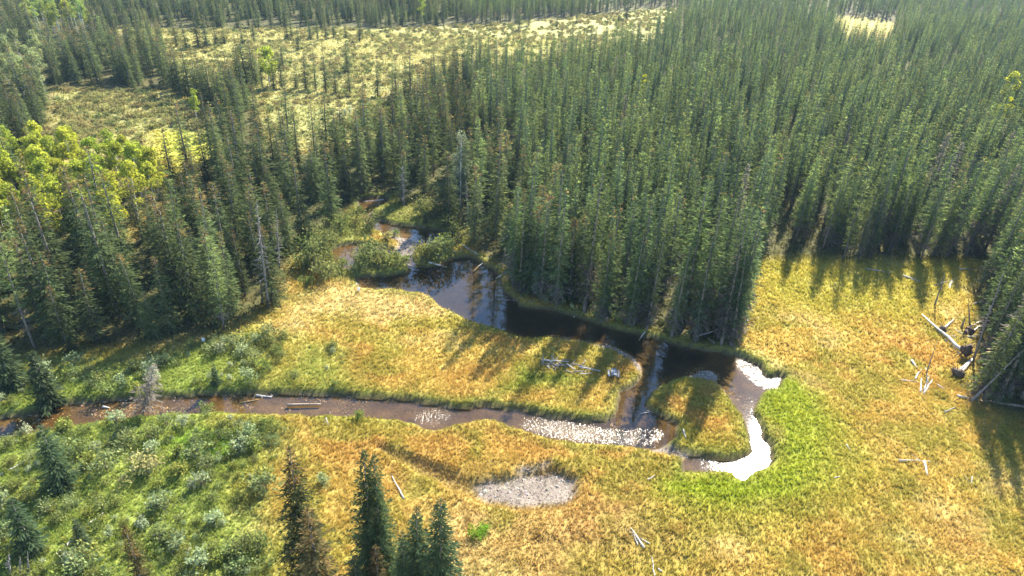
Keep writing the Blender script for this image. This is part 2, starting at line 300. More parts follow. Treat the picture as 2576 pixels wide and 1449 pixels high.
def water_mat():
    mt, nt, o = newmat('water'); L = nt.links
    a = nd(nt, 'ShaderNodeAttribute', attribute_name='riffle'); g = nd(nt, 'ShaderNodeNewGeometry')
    n = nd(nt, 'ShaderNodeTexNoise', Scale=2.6, Detail=3, Roughness=.6, Distortion=.6); L.new(g.outputs['Position'], n.inputs['Vector'])
    nb = nd(nt, 'ShaderNodeTexNoise', Scale=.35, Detail=2); L.new(g.outputs['Position'], nb.inputs['Vector'])
    gate = nd(nt, 'ShaderNodeMapRange'); gate.inputs['From Min'].default_value = .42; gate.inputs['From Max'].default_value = .62; L.new(nb.outputs[0], gate.inputs['Value'])
    gm = nd(nt, 'ShaderNodeMath', operation='MULTIPLY'); L.new(gate.outputs[0], gm.inputs[0]); L.new(a.outputs['Fac'], gm.inputs[1])
    ad = nd(nt, 'ShaderNodeMath', operation='MULTIPLY_ADD'); L.new(gm.outputs[0], ad.inputs[0]); ad.inputs[1].default_value = .6; L.new(a.outputs['Fac'], ad.inputs[2])
    st = nd(nt, 'ShaderNodeMath', operation='MULTIPLY_ADD'); L.new(ad.outputs[0], st.inputs[0]); st.inputs[1].default_value = .55; st.inputs[2].default_value = .006
    bp = nd(nt, 'ShaderNodeBump', Distance=.24); L.new(st.outputs[0], bp.inputs['Strength']); L.new(n.outputs[0], bp.inputs['Height'])
    ro = nd(nt, 'ShaderNodeMath', operation='MULTIPLY_ADD'); L.new(a.outputs['Fac'], ro.inputs[0]); ro.inputs[1].default_value = .10; ro.inputs[2].default_value = .03
    gl = nd(nt, 'ShaderNodeBsdfGlossy'); gl.inputs['Color'].default_value = (1, 1, 1, 1); L.new(ro.outputs[0], gl.inputs['Roughness']); L.new(bp.outputs[0], gl.inputs['Normal'])
    tp = nd(nt, 'ShaderNodeBsdfTransparent'); tp.inputs[0].default_value = (.82, .70, .50, 1)
    dt = nd(nt, 'ShaderNodeVectorMath', operation='DOT_PRODUCT'); L.new(bp.outputs[0], dt.inputs[0]); L.new(g.outputs['Incoming'], dt.inputs[1])
    ab = nd(nt, 'ShaderNodeMath', operation='ABSOLUTE'); L.new(dt.outputs['Value'], ab.inputs[0])
    om = nd(nt, 'ShaderNodeMath', operation='SUBTRACT', use_clamp=True); om.inputs[0].default_value = 1; L.new(ab.outputs[0], om.inputs[1])
    pw = nd(nt, 'ShaderNodeMath', operation='POWER'); L.new(om.outputs[0], pw.inputs[0]); pw.inputs[1].default_value = 5
    fr = nd(nt, 'ShaderNodeMath', operation='MULTIPLY_ADD'); L.new(pw.outputs[0], fr.inputs[0]); fr.inputs[1].default_value = .96; fr.inputs[2].default_value = .042
    mx = nd(nt, 'ShaderNodeMixShader'); L.new(fr.outputs[0], mx.inputs[0]); L.new(tp.outputs[0], mx.inputs[1]); L.new(gl.outputs[0], mx.inputs[2]); L.new(mx.outputs[0], o.inputs[0])
    return mt
MAT = dict(ground=ground_mat(), water=water_mat(), needle=leaf_mat('needles', .52, .38, (1.5, 1.35, .95), hue=.012), leaf=leaf_mat('leaves', .5, .16, (1.15, 1.1, .8)), grass=leaf_mat('grass', .45, 0, hue=0),
    shrub=leaf_mat('shrub_leaves', .42, .2), dead=noise_mat('dead_twigs', (.09, .08, .07), (.22, .20, .18), 5),
    bark=noise_mat('conifer_bark', (.07, .06, .05), (.19, .165, .14), 6, stretch=(1, 1, .25)),
    pale=noise_mat('aspen_bark', (.38, .37, .31), (.62, .61, .54), 5, stretch=(1, 1, 2)),
    log=noise_mat('weathered_log', (.22, .20, .18), (.52, .50, .46), 3, stretch=(3, 3, .6)),
    brownlog=noise_mat('brown_log', (.15, .11, .08), (.34, .27, .2), 3, stretch=(3, 3, .6)),
    root=noise_mat('root_soil', (.035, .024, .017), (.13, .085, .055), 5, bump=1), stone=noise_mat('stone', (.22, .19, .16), (.56, .49, .42), 1.2),
    plank=noise_mat('grey_plank', (.11, .12, .135), (.18, .19, .21), 3, stretch=(8, 1, 1)), steel=noise_mat('table_frame', (.08, .08, .08), (.16, .16, .16), 5, rough=.5),
    white=noise_mat('white_paint', (.72, .72, .71), (.85, .85, .84), 6, rough=.5), stem=noise_mat('shrub_stem', (.10, .075, .05), (.2, .16, .11), 5))

# ------------------------------------------------------------------ mesh and object helpers
COLL = sc.collection
def mesh(name, V, F, mat=None, col=None, smooth=False, mats=None, midx=None):
    """F: (n,3) or (n,4) array, or list of such arrays"""
    Fs = F if isinstance(F, list) else [F]
    me = bpy.data.meshes.new(name); V = np.asarray(V, np.float32)
    me.vertices.add(len(V)); me.vertices.foreach_set('co', V.ravel())
    loops = np.concatenate([np.asarray(f, np.int32).ravel() for f in Fs]); cnt = np.concatenate([np.full(len(f), np.asarray(f).shape[1], np.int32) for f in Fs])
    me.loops.add(len(loops)); me.loops.foreach_set('vertex_index', loops)
    me.polygons.add(len(cnt)); me.polygons.foreach_set('loop_start', np.concatenate([[0], np.cumsum(cnt)[:-1]]).astype(np.int32))
    me.polygons.foreach_set('use_smooth', np.full(len(cnt), smooth))
    if midx is not None: me.polygons.foreach_set('material_index', np.asarray(midx, np.int32))
    me.update(calc_edges=True)
    if col is not None:
        at = me.color_attributes.new('Col', 'FLOAT_COLOR', 'POINT')
        at.data.foreach_set('color', np.concatenate([col, np.ones((len(col), 1))], 1).astype(np.float32).ravel())
    for mm in (mats or ([mat] if mat else [])): me.materials.append(mm)
    return me
def obj(name, me, parent=None, loc=None, **props):
    o = bpy.data.objects.new(name, me); COLL.objects.link(o)
    if parent: o.parent = parent
    if loc is not None: o.location = loc
    for k, v in props.items(): o[k] = v
    return o
def tag(o, label, cat, group=None):
    o['label'] = label; o['category'] = cat
    if group: o['group'] = group
    return o
class Tubes:
    """collects tapered bent tubes"""
    def __init__(s): s.V = []; s.F = []; s.n = 0
    def tube(s, pts, rad, k=6, cap=True):
        pts = np.asarray(pts, float); rad = np.asarray(rad, float); n = len(pts)
        T = np.gradient(pts, axis=0); T /= np.linalg.norm(T, axis=1)[:, None] + 1e-9
        ref = np.array([0, 0, 1.0]) if abs(T[0, 2]) < .8 else np.array([1.0, 0, 0])
        A = np.cross(T, ref); A /= np.linalg.norm(A, axis=1)[:, None] + 1e-9; B = np.cross(T, A)
        an = np.arange(k) * 2 * math.pi / k
        v = pts[:, None] + rad[:, None, None] * (np.cos(an)[None, :, None] * A[:, None] + np.sin(an)[None, :, None] * B[:, None])
        s.V.append(v.reshape(-1, 3)); q = []
        for i in range(n - 1):
            for j in range(k):
                a = s.n + i * k + j; b = s.n + i * k + (j + 1) % k; q.append((a, b, b + k, a + k))
        tri = []
        if cap:
            s.V.append(pts[[0, -1]]); c0 = s.n + n * k
            for j in range(k):
                tri.append((c0, s.n + (j + 1) % k, s.n + j)); tri.append((c0 + 1, s.n + (n - 1) * k + j, s.n + (n - 1) * k + (j + 1) % k))
            s.n += 2
        s.n += n * k; s.F.append(np.array(q)); 
        if tri: s.F.append(np.array(tri))
        return s
    def mesh(s, name, mat): return mesh(name, np.concatenate(s.V), s.F, mat, smooth=True)
def joinv(parts):
    V = []; F = []; Cc = []; n = 0
    for v, f, c in parts: V.append(v); F.append(f + n); Cc.append(c); n += len(v)
    return np.concatenate(V), np.concatenate(F), np.concatenate(Cc)

# ------------------------------------------------------------------ setting: ground and water
ny, nx = XX.shape
idx = np.arange(ny * nx).reshape(ny, nx)
quads = np.stack([idx[:-1, :-1], idx[:-1, 1:], idx[1:, 1:], idx[1:, :-1]], -1).reshape(-1, 4)
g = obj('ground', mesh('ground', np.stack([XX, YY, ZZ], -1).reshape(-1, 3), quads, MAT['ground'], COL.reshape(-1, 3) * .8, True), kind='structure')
wq = (WD < 1.4); cellw = wq[:-1, :-1] | wq[1:, 1:] | wq[:-1, 1:] | wq[1:, :-1]
q = quads.reshape(ny - 1, nx - 1, 4)[cellw]; used, inv = np.unique(q, return_inverse=True)
wx, wy = XX.ravel()[used], YY.ravel()[used]
rif = np.zeros(len(wx))
for P, s in RIFFLE: rif = np.maximum(rif, s * sstep(1.5, -1.5, sdf(P, wx, wy)))
wm = mesh('creek_water', np.stack([wx, wy, np.full(len(wx), WATER_Z)], -1), inv.reshape(-1, 4), MAT['water'], smooth=True)
at = wm.attributes.new('riffle', 'FLOAT', 'POINT'); at.data.foreach_set('value', rif.astype(np.float32))
obj('creek_water', wm, kind='structure')

# ------------------------------------------------------------------ grass (uncountable: one object per kind of cover)
RNG = np.random.default_rng(7)
LODGED = [px(v) for v in ([(990,1200),(1040,1210),(1110,1290),(1100,1320),(1040,1290),(1000,1260)], [(1540,1275),(1600,1280),(1640,1330),(1590,1345),(1550,1310)], [(1360,1360),(1440,1370),(1450,1449),(1370,1449)], [(1210,1340),(1310,1340),(1300,1390),(1200,1380)], [(880,720),(1010,740),(960,770),(840,750)], [(640,1060),(760,1100),(740,1170),(650,1130)])]
def grass(name, label, y0, y1, dens, hs, blades, wid, keep):
    A = []; 
    n = int((y1 - y0) * (2 * 0.95 * (y1 + 40)) * dens)
    y = RNG.uniform(y0, y1, n); x = RNG.uniform(-1, 1, n) * .95 * (y1 + 40)
    u, v, dep = proj(x, y, 0 * x); ok = (u > -140) & (u < 2720) & (v < 1600)
    x, y = x[ok], y[ok]
    wd = glook(WD, x, y); gm = glook(gmask, x, y); fo = glook(FOREST, x, y)
    p = sstep(.3, .6, wd) * (1 - .97 * gm) * (1 - .75 * fo) * keep(x, y)
    ok = RNG.random(len(x)) < p; x, y = x[ok], y[ok]; n = len(x)
    z = hz(x, y); c = glook(COL, x, y)
    hn = fbm(x / 3.5, y / 3.5, 61, 3); lod = np.zeros(n)
    for P in LODGED: lod = np.maximum(lod, sstep(2, -1.5, sdf(P, x, y) + (fbm(x / 2, y / 2, 63, 2) - .5) * 4))
    lod *= .5
    fine = fbm(x / 1.1, y / 1.1, 64, 2)
    h = hs * (.62 + .75 * hn) * RNG.uniform(.7, 1.25, n) * (.6 + .4 * sstep(.3, 2, glook(WD, x, y)))
    ang = fbm(x / 9, y / 9, 66, 2) * 9 + lod * fbm(x / 3, y / 3, 67, 2) * 5
    rep = lambda a: np.repeat(a, blades, 0)
    X, Y, Z, Hh, An, Lo = map(rep, (x, y, z, h, ang, lod)); m = len(X)
    a = RNG.uniform(0, 2 * math.pi, m); r = RNG.uniform(0, .17, m) * (wid / .07) ** .6
    bx, by = X + np.cos(a) * r, Y + np.sin(a) * r
    ll = RNG.uniform(.15, .7, m)
    dx = np.cos(a) * ll + np.cos(An) * (.25 + 1.15 * Lo); dy = np.sin(a) * ll + np.sin(An) * (.25 + 1.15 * Lo)
    dz = np.maximum(.3, 1 - .62 * Lo)
    hh = Hh * RNG.uniform(.6, 1.15, m)
    wa = RNG.uniform(0, 2 * math.pi, m); w = wid * RNG.uniform(.6, 1.5, m)
    V = np.empty((m, 3, 3))
    V[:, 0] = np.stack([bx - np.cos(wa) * w, by - np.sin(wa) * w, Z - .05], -1)
    V[:, 1] = np.stack([bx + np.cos(wa) * w, by + np.sin(wa) * w, Z - .05], -1)
    V[:, 2] = np.stack([bx + dx * hh, by + dy * hh, Z + dz * hh], -1)
    cc = rep(c * (.91 + .2 * fine[:, None])) * RNG.uniform(.84, 1.18, (m, 1)) * (1 + RNG.normal(0, .06, (m, 3)))
    cc = cc * (1 - .4 * Lo[:, None]) + np.array([.50, .39, .17]) * .4 * Lo[:, None]
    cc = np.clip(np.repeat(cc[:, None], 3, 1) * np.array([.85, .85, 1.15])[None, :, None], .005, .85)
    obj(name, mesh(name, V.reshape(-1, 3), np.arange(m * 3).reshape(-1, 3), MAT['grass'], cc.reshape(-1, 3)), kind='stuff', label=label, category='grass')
    return m
one = lambda x, y: np.ones(len(x))
GT = grass('meadow_grass', 'tall golden and green sedge grass covering the creek meadow', 44, 96, 13, .52, 5, .045, one)
GT += grass('meadow_grass', 'golden and green sedge grass around the pond and forest edge', 96, 170, 6.5, .62, 4, .075, one)
GT += grass('meadow_grass', 'pale sedge grass on the willow flats and glades beyond the trees', 170, 420, .75, .8, 3, .22, one)

# ------------------------------------------------------------------ plant builders: each returns (trunk mesh, crown mesh) of a tree 1 unit = 1 m
def sprays(P, D, L, W, rng, col, droop=.25, n=2, spread=.5):
    """flat needle fans: for each base point P with direction D, n triangles"""
    m = len(P); out = []; cs = []
    side = np.cross(D, [0, 0, 1.0]); side /= np.linalg.norm(side, axis=1)[:, None] + 1e-6
    for i in range(n):
        s = rng.uniform(-spread, spread, m)[:, None] if n > 2 else ((i * 2 - 1) * spread * rng.uniform(.3, 1.1, m))[:, None]
        dd = D + side * s + np.array([0, 0, 1.0]) * (rng.normal(0, .16, m) - droop * rng.uniform(.3, 1.4, m))[:, None]
        tip = P + dd * L[:, None]
        wv = np.cross(dd, rng.normal(0, 1, (m, 3)) * .45 + np.array([0, 0, 1.0])); wv /= np.linalg.norm(wv, axis=1)[:, None] + 1e-6
        mid = P + dd * (L * .45)[:, None]
        v = np.stack([P, mid - wv * W[:, None], tip, mid + wv * W[:, None]], 1)
        out.append(v); k = rng.uniform(.75, 1.3, (m, 1, 1))
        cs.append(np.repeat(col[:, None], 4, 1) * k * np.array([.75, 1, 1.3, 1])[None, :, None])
    V = np.concatenate(out).reshape(-1, 3); return V, np.arange(len(V)).reshape(-1, 4), np.concatenate(cs).reshape(-1, 3)
def trunk_mesh(name, h, r, rng, mat, k=6, bend=.012, top=.97):
    t = np.linspace(0, top, 7); b = np.cumsum(rng.normal(0, bend * h / 7, (7, 2)), 0); b -= b[0]
    pts = np.concatenate([b, (t * h)[:, None]], 1); pts[0, 2] = -.4
    return Tubes().tube(pts, r * (1.02 - t) ** .9 + .02, k).mesh(name, mat), lambda z: np.stack([np.interp(z, pts[:, 2], pts[:, 0]), np.interp(z, pts[:, 2], pts[:, 1]), z], -1)
def spruce(seed, h, R, z0=.05, nlev=40, cones=.5, dens=1.0, base=(.078, .102, .043), sz=1.0, ragged=.25, dead_low=0.0):
    rng = np.random.default_rng(seed); tm, ax = trunk_mesh('spruce_trunk', h, h * .0115 + .05, rng, MAT['bark'])
    P = []; D = []; L = []; W = []; Cc = []
    lob = rng.uniform(.75, 1.15, 24)
    for z in np.linspace(z0 * h, h * .985, nlev) + rng.normal(0, .12, nlev):
        t = min(max((z / h - z0) / (1 - z0), 0), 1)
        prof = (1 - t) ** .78 * (1 - .35 * math.exp(-t * 9))
        Lb = R * prof + .12; nb = max(4, int(round((5 + 4 * prof) * dens)))
        a0 = rng.uniform(0, 6.28)
        for b in range(nb):
            az = a0 + 6.283 * b / nb + rng.normal(0, .25)
            Lr = Lb * (1 + rng.normal(0, ragged)) * lob[int(az * 24 / 6.2832) % 24]; Lr = max(Lr, .1)
            up = .55 * t - .28 + rng.normal(0, .1)
            d = np.array([math.cos(az), math.sin(az), up]); d /= np.linalg.norm(d)
            ns = max(1, int(Lr / (.52 * sz)))
            for s in (np.arange(ns) + rng.uniform(.25, .75)) / ns:
                p = ax(np.array([z]))[0] + d * Lr * s; p[2] -= .10 * Lr * s * s
                P.append(p); D.append(d); L.append((.40 + .44 * (1 - .4 * s)) * sz * rng.uniform(.75, 1.3) * (.55 + .45 * min(1, Lr))); W.append((.085 + .04 * rng.random()) * sz)
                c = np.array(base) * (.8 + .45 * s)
                if t > 1 - cones * .45 and rng.random() < .75 * (t - (1 - cones * .45)) / (cones * .45 + 1e-6): c = np.array([.150, .108, .046]) * rng.uniform(.7, 1.3)
                if t < dead_low and rng.random() < .7: c = np.array([.12, .11, .10])
                Cc.append(c)
    P, D, L, W, Cc = map(np.array, (P, D, L, W, Cc))
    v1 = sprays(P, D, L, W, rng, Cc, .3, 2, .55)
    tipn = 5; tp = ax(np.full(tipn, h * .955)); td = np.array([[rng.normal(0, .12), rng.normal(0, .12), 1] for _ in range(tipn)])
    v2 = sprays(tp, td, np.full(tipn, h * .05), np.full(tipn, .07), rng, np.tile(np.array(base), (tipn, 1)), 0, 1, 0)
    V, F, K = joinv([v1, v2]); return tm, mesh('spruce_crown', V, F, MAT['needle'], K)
def pine(seed, h, R, z0=.42, nlev=32, base=(.108, .145, .055), dens=1.3, sz=1.0):
    rng = np.random.default_rng(seed); tm, ax = trunk_mesh('pine_trunk', h, h * .0065 + .04, rng, MAT['bark'], bend=.02)
    P = []; D = []; L = []; W = []; Cc = []
    for z in np.linspace(z0 * h, h * .985, nlev) + rng.normal(0, .2, nlev):
        t = min(max((z / h - z0) / (1 - z0), 0), 1)
        prof = min(1, .5 + 1.6 * t) * (1 - t ** 1.5) ** .9
        nb = max(3, int(round(rng.uniform(3.2, 6.2) * dens)))
        for b in range(nb):
            az = rng.uniform(0, 6.283); Lr = max(.25, R * prof * rng.uniform(.5, 1.25)); up = .1 + .5 * t + rng.normal(0, .15)
            d = np.array([math.cos(az), math.sin(az), up]); d /= np.linalg.norm(d); cl = rng.uniform(.75, 1.3)
            ns = max(1, int(Lr / (.5 * sz)))
            for s in (np.arange(ns) + rng.uniform(.4, .8)) / ns:
                for _ in range(2):
                    P.append(ax(np.array([z]))[0] + d * Lr * s + rng.normal(0, .13, 3)); D.append(d * .8 + rng.normal(0, .35, 3) * [1, 1, .7]); L.append(rng.uniform(.45, .85) * sz); W.append(rng.uniform(.055, .10) * sz)
                    Cc.append(np.array(base) * cl * rng.uniform(.8, 1.2))
    n = int(60 * z0 / .4)                                  # a few bare twigs below the crown
    for z in rng.uniform(.15 * h, z0 * h, n):
        az = rng.uniform(0, 6.283); P.append(ax(np.array([z]))[0]); D.append(np.array([math.cos(az), math.sin(az), -.2])); L.append(rng.uniform(.6, 1.5)); W.append(.05); Cc.append(np.array([.13, .12, .11]))
    P, D, L, W, Cc = map(np.array, (P, D, L, W, Cc))
    V, F, K = sprays(P, D, L, W, rng, Cc, .05, 2, .7); return tm, mesh('pine_crown', V, F, MAT['needle'], K)
def aspen(seed, h, R, base=(.27, .31, .045), nleaf=1500, z0=.35, ls=.30, clumps=20):
    rng = np.random.default_rng(seed); T = Tubes(); t = np.linspace(0, .92, 7)
    b = np.cumsum(rng.normal(0, .018 * h / 7, (7, 2)), 0); b -= b[0]; pts = np.concatenate([b, (t * h)[:, None]], 1); pts[0, 2] = -.4
    T.tube(pts, (h * .011 + .04) * (1.03 - t), 6); cen = []
    for i in range(clumps):
        u = rng.uniform(z0, .97); prof = math.sin(math.pi * min(.98, max(.05, (u - z0 * .8) / (1.05 - z0 * .8))) ** .8)
        az = rng.uniform(0, 6.283); rr = R * prof * rng.uniform(.25, .85); p0 = np.array([np.interp(u * .85, t, pts[:, 0]), np.interp(u * .85, t, pts[:, 1]), u * .85 * h])
        c = np.array([math.cos(az) * rr + p0[0], math.sin(az) * rr + p0[1], u * h]); cen.append((c, R * rng.uniform(.32, .5)))
        if i % 2 == 0: T.tube([p0, (p0 + c) / 2 + [0, 0, .2], c], [.05, .035, .015], 4, False)
    V = []; K = []
    for c, r in cen:
        n = nleaf // clumps; d = rng.normal(0, 1, (n, 3)); d /= np.linalg.norm(d, axis=1)[:, None]; p = c + d * (r * rng.uniform(.45, 1, (n, 1)) ** .5) * [1, 1, .8]
        a = rng.normal(0, 1, (n, 3)); a /= np.linalg.norm(a, axis=1)[:, None]; bb = np.cross(a, rng.normal(0, 1, (n, 3))); bb /= np.linalg.norm(bb, axis=1)[:, None]
        s = ls * rng.uniform(.6, 1.3, (n, 1))
        V.append(np.stack([p - a * s, p - bb * s * .6, p + a * s, p + bb * s * .6], 1)); k = np.array(base) * rng.uniform(.75, 1.25) * rng.uniform(.8, 1.2, (n, 1)); K.append(np.repeat(k[:, None], 4, 1))
    V = np.concatenate(V).reshape(-1, 3); K = np.concatenate(K).reshape(-1, 3)
    return T.mesh('aspen_trunk', MAT['pale']), mesh('aspen_crown', V, np.arange(len(V)).reshape(-1, 4), MAT['leaf'], K)
def shrub(seed, R, h, base, n=260, ls=.13, tall=0):
    rng = np.random.default_rng(seed); T = Tubes(); ends = []
    for i in range(7):
        az = rng.uniform(0, 6.283); e = np.array([math.cos(az) * R * rng.uniform(.2, .8), math.sin(az) * R * rng.uniform(.2, .8), h * rng.uniform(.55, .95)])
        T.tube([[0, 0, -.15], e * [.35, .35, .5], e], [.035, .025, .01], 4, False); ends.append(e)
    ends += [np.array([rng.normal(0, R * .45), rng.normal(0, R * .45), h * rng.uniform(.2, .55)]) for _ in range(5)]
    ci = rng.integers(0, len(ends), n); cen = np.array(ends)[ci]; cl = rng.uniform(.7, 1.35, len(ends))[ci][:, None]
    p = cen + rng.normal(0, 1, (n, 3)) * [R * .26, R * .26, h * .17]; p[:, 2] = np.clip(p[:, 2], .04, None)
    a = rng.normal(0, 1, (n, 3)) + [0, 0, .6]; a /= np.linalg.norm(a, axis=1)[:, None]; bb = np.cross(a, rng.normal(0, 1, (n, 3))); bb /= np.linalg.norm(bb, axis=1)[:, None]
    s = ls * rng.uniform(.6, 1.4, (n, 1))
    V = np.stack([p - a * s, p - bb * s * .5, p + a * s, p + bb * s * .5], 1).reshape(-1, 3)
    K = np.repeat((np.array(base) * cl * rng.uniform(.75, 1.25, (n, 1)))[:, None], 4, 1).reshape(-1, 3)
    return T.mesh('shrub_stem', MAT['stem']), mesh('shrub_foliage', V, np.arange(len(V)).reshape(-1, 4), MAT['shrub'], K)
def snag_mesh(seed, h, r, nbr, blen, z0=.25, fork=0):
    rng = np.random.default_rng(seed); t = np.linspace(0, 1, 8); b = np.cumsum(rng.normal(0, .012 * h / 7, (8, 2)), 0); b -= b[0]
    pts = np.concatenate([b, (t * h)[:, None]], 1); pts[0, 2] = -.4
    tm = Tubes().tube(pts, r * (1.03 - t) + .015, 7).mesh('snag_trunk', MAT['dead']); B = Tubes()
    for i in range(nbr):
        u = z0 + (1 - z0) * (i + rng.random()) / nbr; az = rng.uniform(0, 6.283); L = blen * (1.05 - u) ** .6 * rng.uniform(.5, 1.2)
        p = np.array([np.interp(u, t, pts[:, 0]), np.interp(u, t, pts[:, 1]), u * h]); d = np.array([math.cos(az), math.sin(az), rng.uniform(-.35, .35)])
        e = p + d * L; mid = p + d * L * .5 + rng.normal(0, .06 * L, 3); B.tube([p, mid, e], [.06, .045, .018], 4, False)
        for k in range(2 if L > .9 else 0):
            q0 = p + (e - p) * rng.uniform(.4, .85); B.tube([q0, q0 + (d + rng.normal(0, .6, 3)) * L * .35], [.022, .008], 3, False)
    return tm, B.mesh('snag_branches', MAT['dead'])

# variants
SPR = [spruce(100 + i, hh, hh * rr, z0, 40, cn, 1.0, sz=1.0) for i, (hh, rr, z0, cn) in enumerate([(20, .135, .03, .9), (22, .12, .05, .7), (18, .15, .02, .5), (21, .105, .08, .9), (16, .15, .02, .3), (23, .115, .06, .8)])]
SLIM = [spruce(140 + i, hh, hh * rr, z0, 46, cn, .85, base=bb, ragged=.3, dead_low=dl) for i, (hh, rr, z0, cn, dl, bb) in enumerate([(23, .096, .06, .2, .15, (.080, .120, .050)), (24, .084, .10, .15, .25, (.078, .112, .050)), (21, .10, .05, .3, .15, (.085, .120, .045)), (25, .088, .12, .1, .3, (.082, .120, .048)), (22, .08, .06, .2, .2, (.06, .09, .045)), (21, .06, .1, 0, 0, (.15, .135, .12))])]
PIN = [pine(200 + i, hh, hh * rr, z0) for i, (hh, rr, z0) in enumerate([(23, .080, .22), (24, .072, .30), (21, .088, .18), (22, .078, .16), (25, .068, .32), (20, .09, .2)])]
YNG = [spruce(180 + i, hh, hh * .2, .01, 34, 0, 1.3, base=(.040, .060, .030), sz=.7) for i, hh in enumerate((6, 5, 7.5))]
ASP = [aspen(300 + i, hh, hh * rr) for i, (hh, rr) in enumerate([(13, .23), (15, .20), (12, .26), (14, .22)])]
SLV = aspen(350, 19, 3.0, (.19, .225, .16), 1700, .12, .26, 34)
YEL = aspen(351, 15, 2.6, (.40, .40, .02), 1300)
SHR = {k: [shrub(400 + 10 * j + i, *p) for i, p in enumerate(ps)] for j, (k, ps) in enumerate({
  'green': [(1.1, 1.3, (.17, .20, .06)), (.9, 1.1, (.21, .235, .05)), (1.4, 1.7, (.15, .185, .07), 340, .15)],
  'silver': [(.7, 1.5, (.27, .31, .16)), (.9, 1.3, (.21, .26, .12)), (.6, 1.7, (.33, .36, .21), 220)],
  'willow': [(1.6, 1.9, (.17, .185, .05), 420, .17), (1.3, 1.5, (.13, .165, .045), 360, .16), (2.0, 2.5, (.15, .17, .055), 520, .19)],
  'tan': [(1.5, 1.25, (.25, .23, .08), 200, .26), (1.3, 1.1, (.20, .20, .07), 180, .24), (1.8, 1.5, (.28, .25, .095), 220, .28), (1.2, 1.2, (.16, .18, .06), 160, .24)]}.items())}

def place(kind, name, parts, x, y, rot, s, label, cat, group=None, lean=(0, 0), names=('trunk', 'crown'), sxy=1.0):
    e = bpy.data.objects.new(name, None); COLL.objects.link(e); e.empty_display_size = .3
    e.location = (x, y, float(hz(x, y))); e.rotation_euler = (lean[0], lean[1], rot); e.scale = (s * sxy, s * sxy, s)
    tag(e, label, cat, group)
    for nm, me in zip(names, parts):
        c = bpy.data.objects.new(nm, me); COLL.objects.link(c); c.parent = e
    return e
def gn_scatter(name, label, sources, pos, rot, scl, vi, cat):
    """one mass: instances the plant forms on points"""
    col = bpy.data.collections.new(name + '_forms')
    for i, parts in enumerate(sources):
        o = bpy.data.objects.new('%s_form_%02d' % (name, i), None)
        vs = []; fs = []; ks = []; mi = []; n = 0
        for j, me in enumerate(parts):
            nv = len(me.vertices); v = np.empty(nv * 3, np.float32); me.vertices.foreach_get('co', v); vs.append(v.reshape(-1, 3))
            k = np.ones((nv, 4), np.float32)
            if 'Col' in me.color_attributes: kk = np.empty(nv * 4, np.float32); me.color_attributes['Col'].data.foreach_get('color', kk); k = kk.reshape(-1, 4)
            ks.append(k[:, :3])
            for p in me.polygons: fs.append(tuple(a + n for a in p.vertices)); mi.append(j)
            n += nv
        tri = [f for f in fs if len(f) == 3]; qd = [f for f in fs if len(f) == 4]
        order = [m_ for f, m_ in zip(fs, mi) if len(f) == 3] + [m_ for f, m_ in zip(fs, mi) if len(f) == 4]
        F = ([np.array(tri)] if tri else []) + ([np.array(qd)] if qd else [])
        me = mesh('%s_form' % name, np.concatenate(vs), F, None, np.concatenate(ks), mats=[p.materials[0] for p in parts], midx=order)
        o = bpy.data.objects.new('%s_form_%02d' % (name, i), me); col.objects.link(o)
    me = bpy.data.meshes.new(name); me.vertices.add(len(pos)); me.vertices.foreach_set('co', np.asarray(pos, np.float32).ravel())
    for an, ty, val in (('rot', 'FLOAT_VECTOR', rot), ('scl', 'FLOAT_VECTOR', scl)):
        a = me.attributes.new(an, ty, 'POINT'); a.data.foreach_set('vector', np.asarray(val, np.float32).ravel())
    a = me.attributes.new('vi', 'INT', 'POINT'); a.data.foreach_set('value', np.asarray(vi, np.int32))
    o = obj(name, me, kind='stuff', label=label, category=cat)
    ng = bpy.data.node_groups.new(name, 'GeometryNodeTree'); ng.interface.new_socket('Geometry', in_out='INPUT', socket_type='NodeSocketGeometry'); ng.interface.new_socket('Geometry', in_out='OUTPUT', socket_type='NodeSocketGeometry')
    N = ng.nodes; L = ng.links; gi = N.new('NodeGroupInput'); go = N.new('NodeGroupOutput'); ip = N.new('GeometryNodeInstanceOnPoints')
    ci = N.new('GeometryNodeCollectionInfo'); ci.inputs['Collection'].default_value = col; ci.inputs['Separate Children'].default_value = True; ci.inputs['Reset Children'].default_value = True
    def na(t, n_): q_ = N.new('GeometryNodeInputNamedAttribute'); q_.data_type = t; q_.inputs['Name'].default_value = n_; return [s_ for s_ in q_.outputs if s_.enabled][0]
    L.new(gi.outputs[0], ip.inputs['Points']); L.new(ci.outputs[0], ip.inputs['Instance']); ip.inputs['Pick Instance'].default_value = True
    er = N.new('FunctionNodeEulerToRotation'); L.new(na('FLOAT_VECTOR', 'rot'), er.inputs[0])
    L.new(na('INT', 'vi'), ip.inputs['Instance Index']); L.new(er.outputs[0], ip.inputs['Rotation']); L.new(na('FLOAT_VECTOR', 'scl'), ip.inputs['Scale'])
    L.new(ip.outputs[0], go.inputs[0]); md = o.modifiers.new('scatter', 'NODES'); md.node_group = ng
    return o

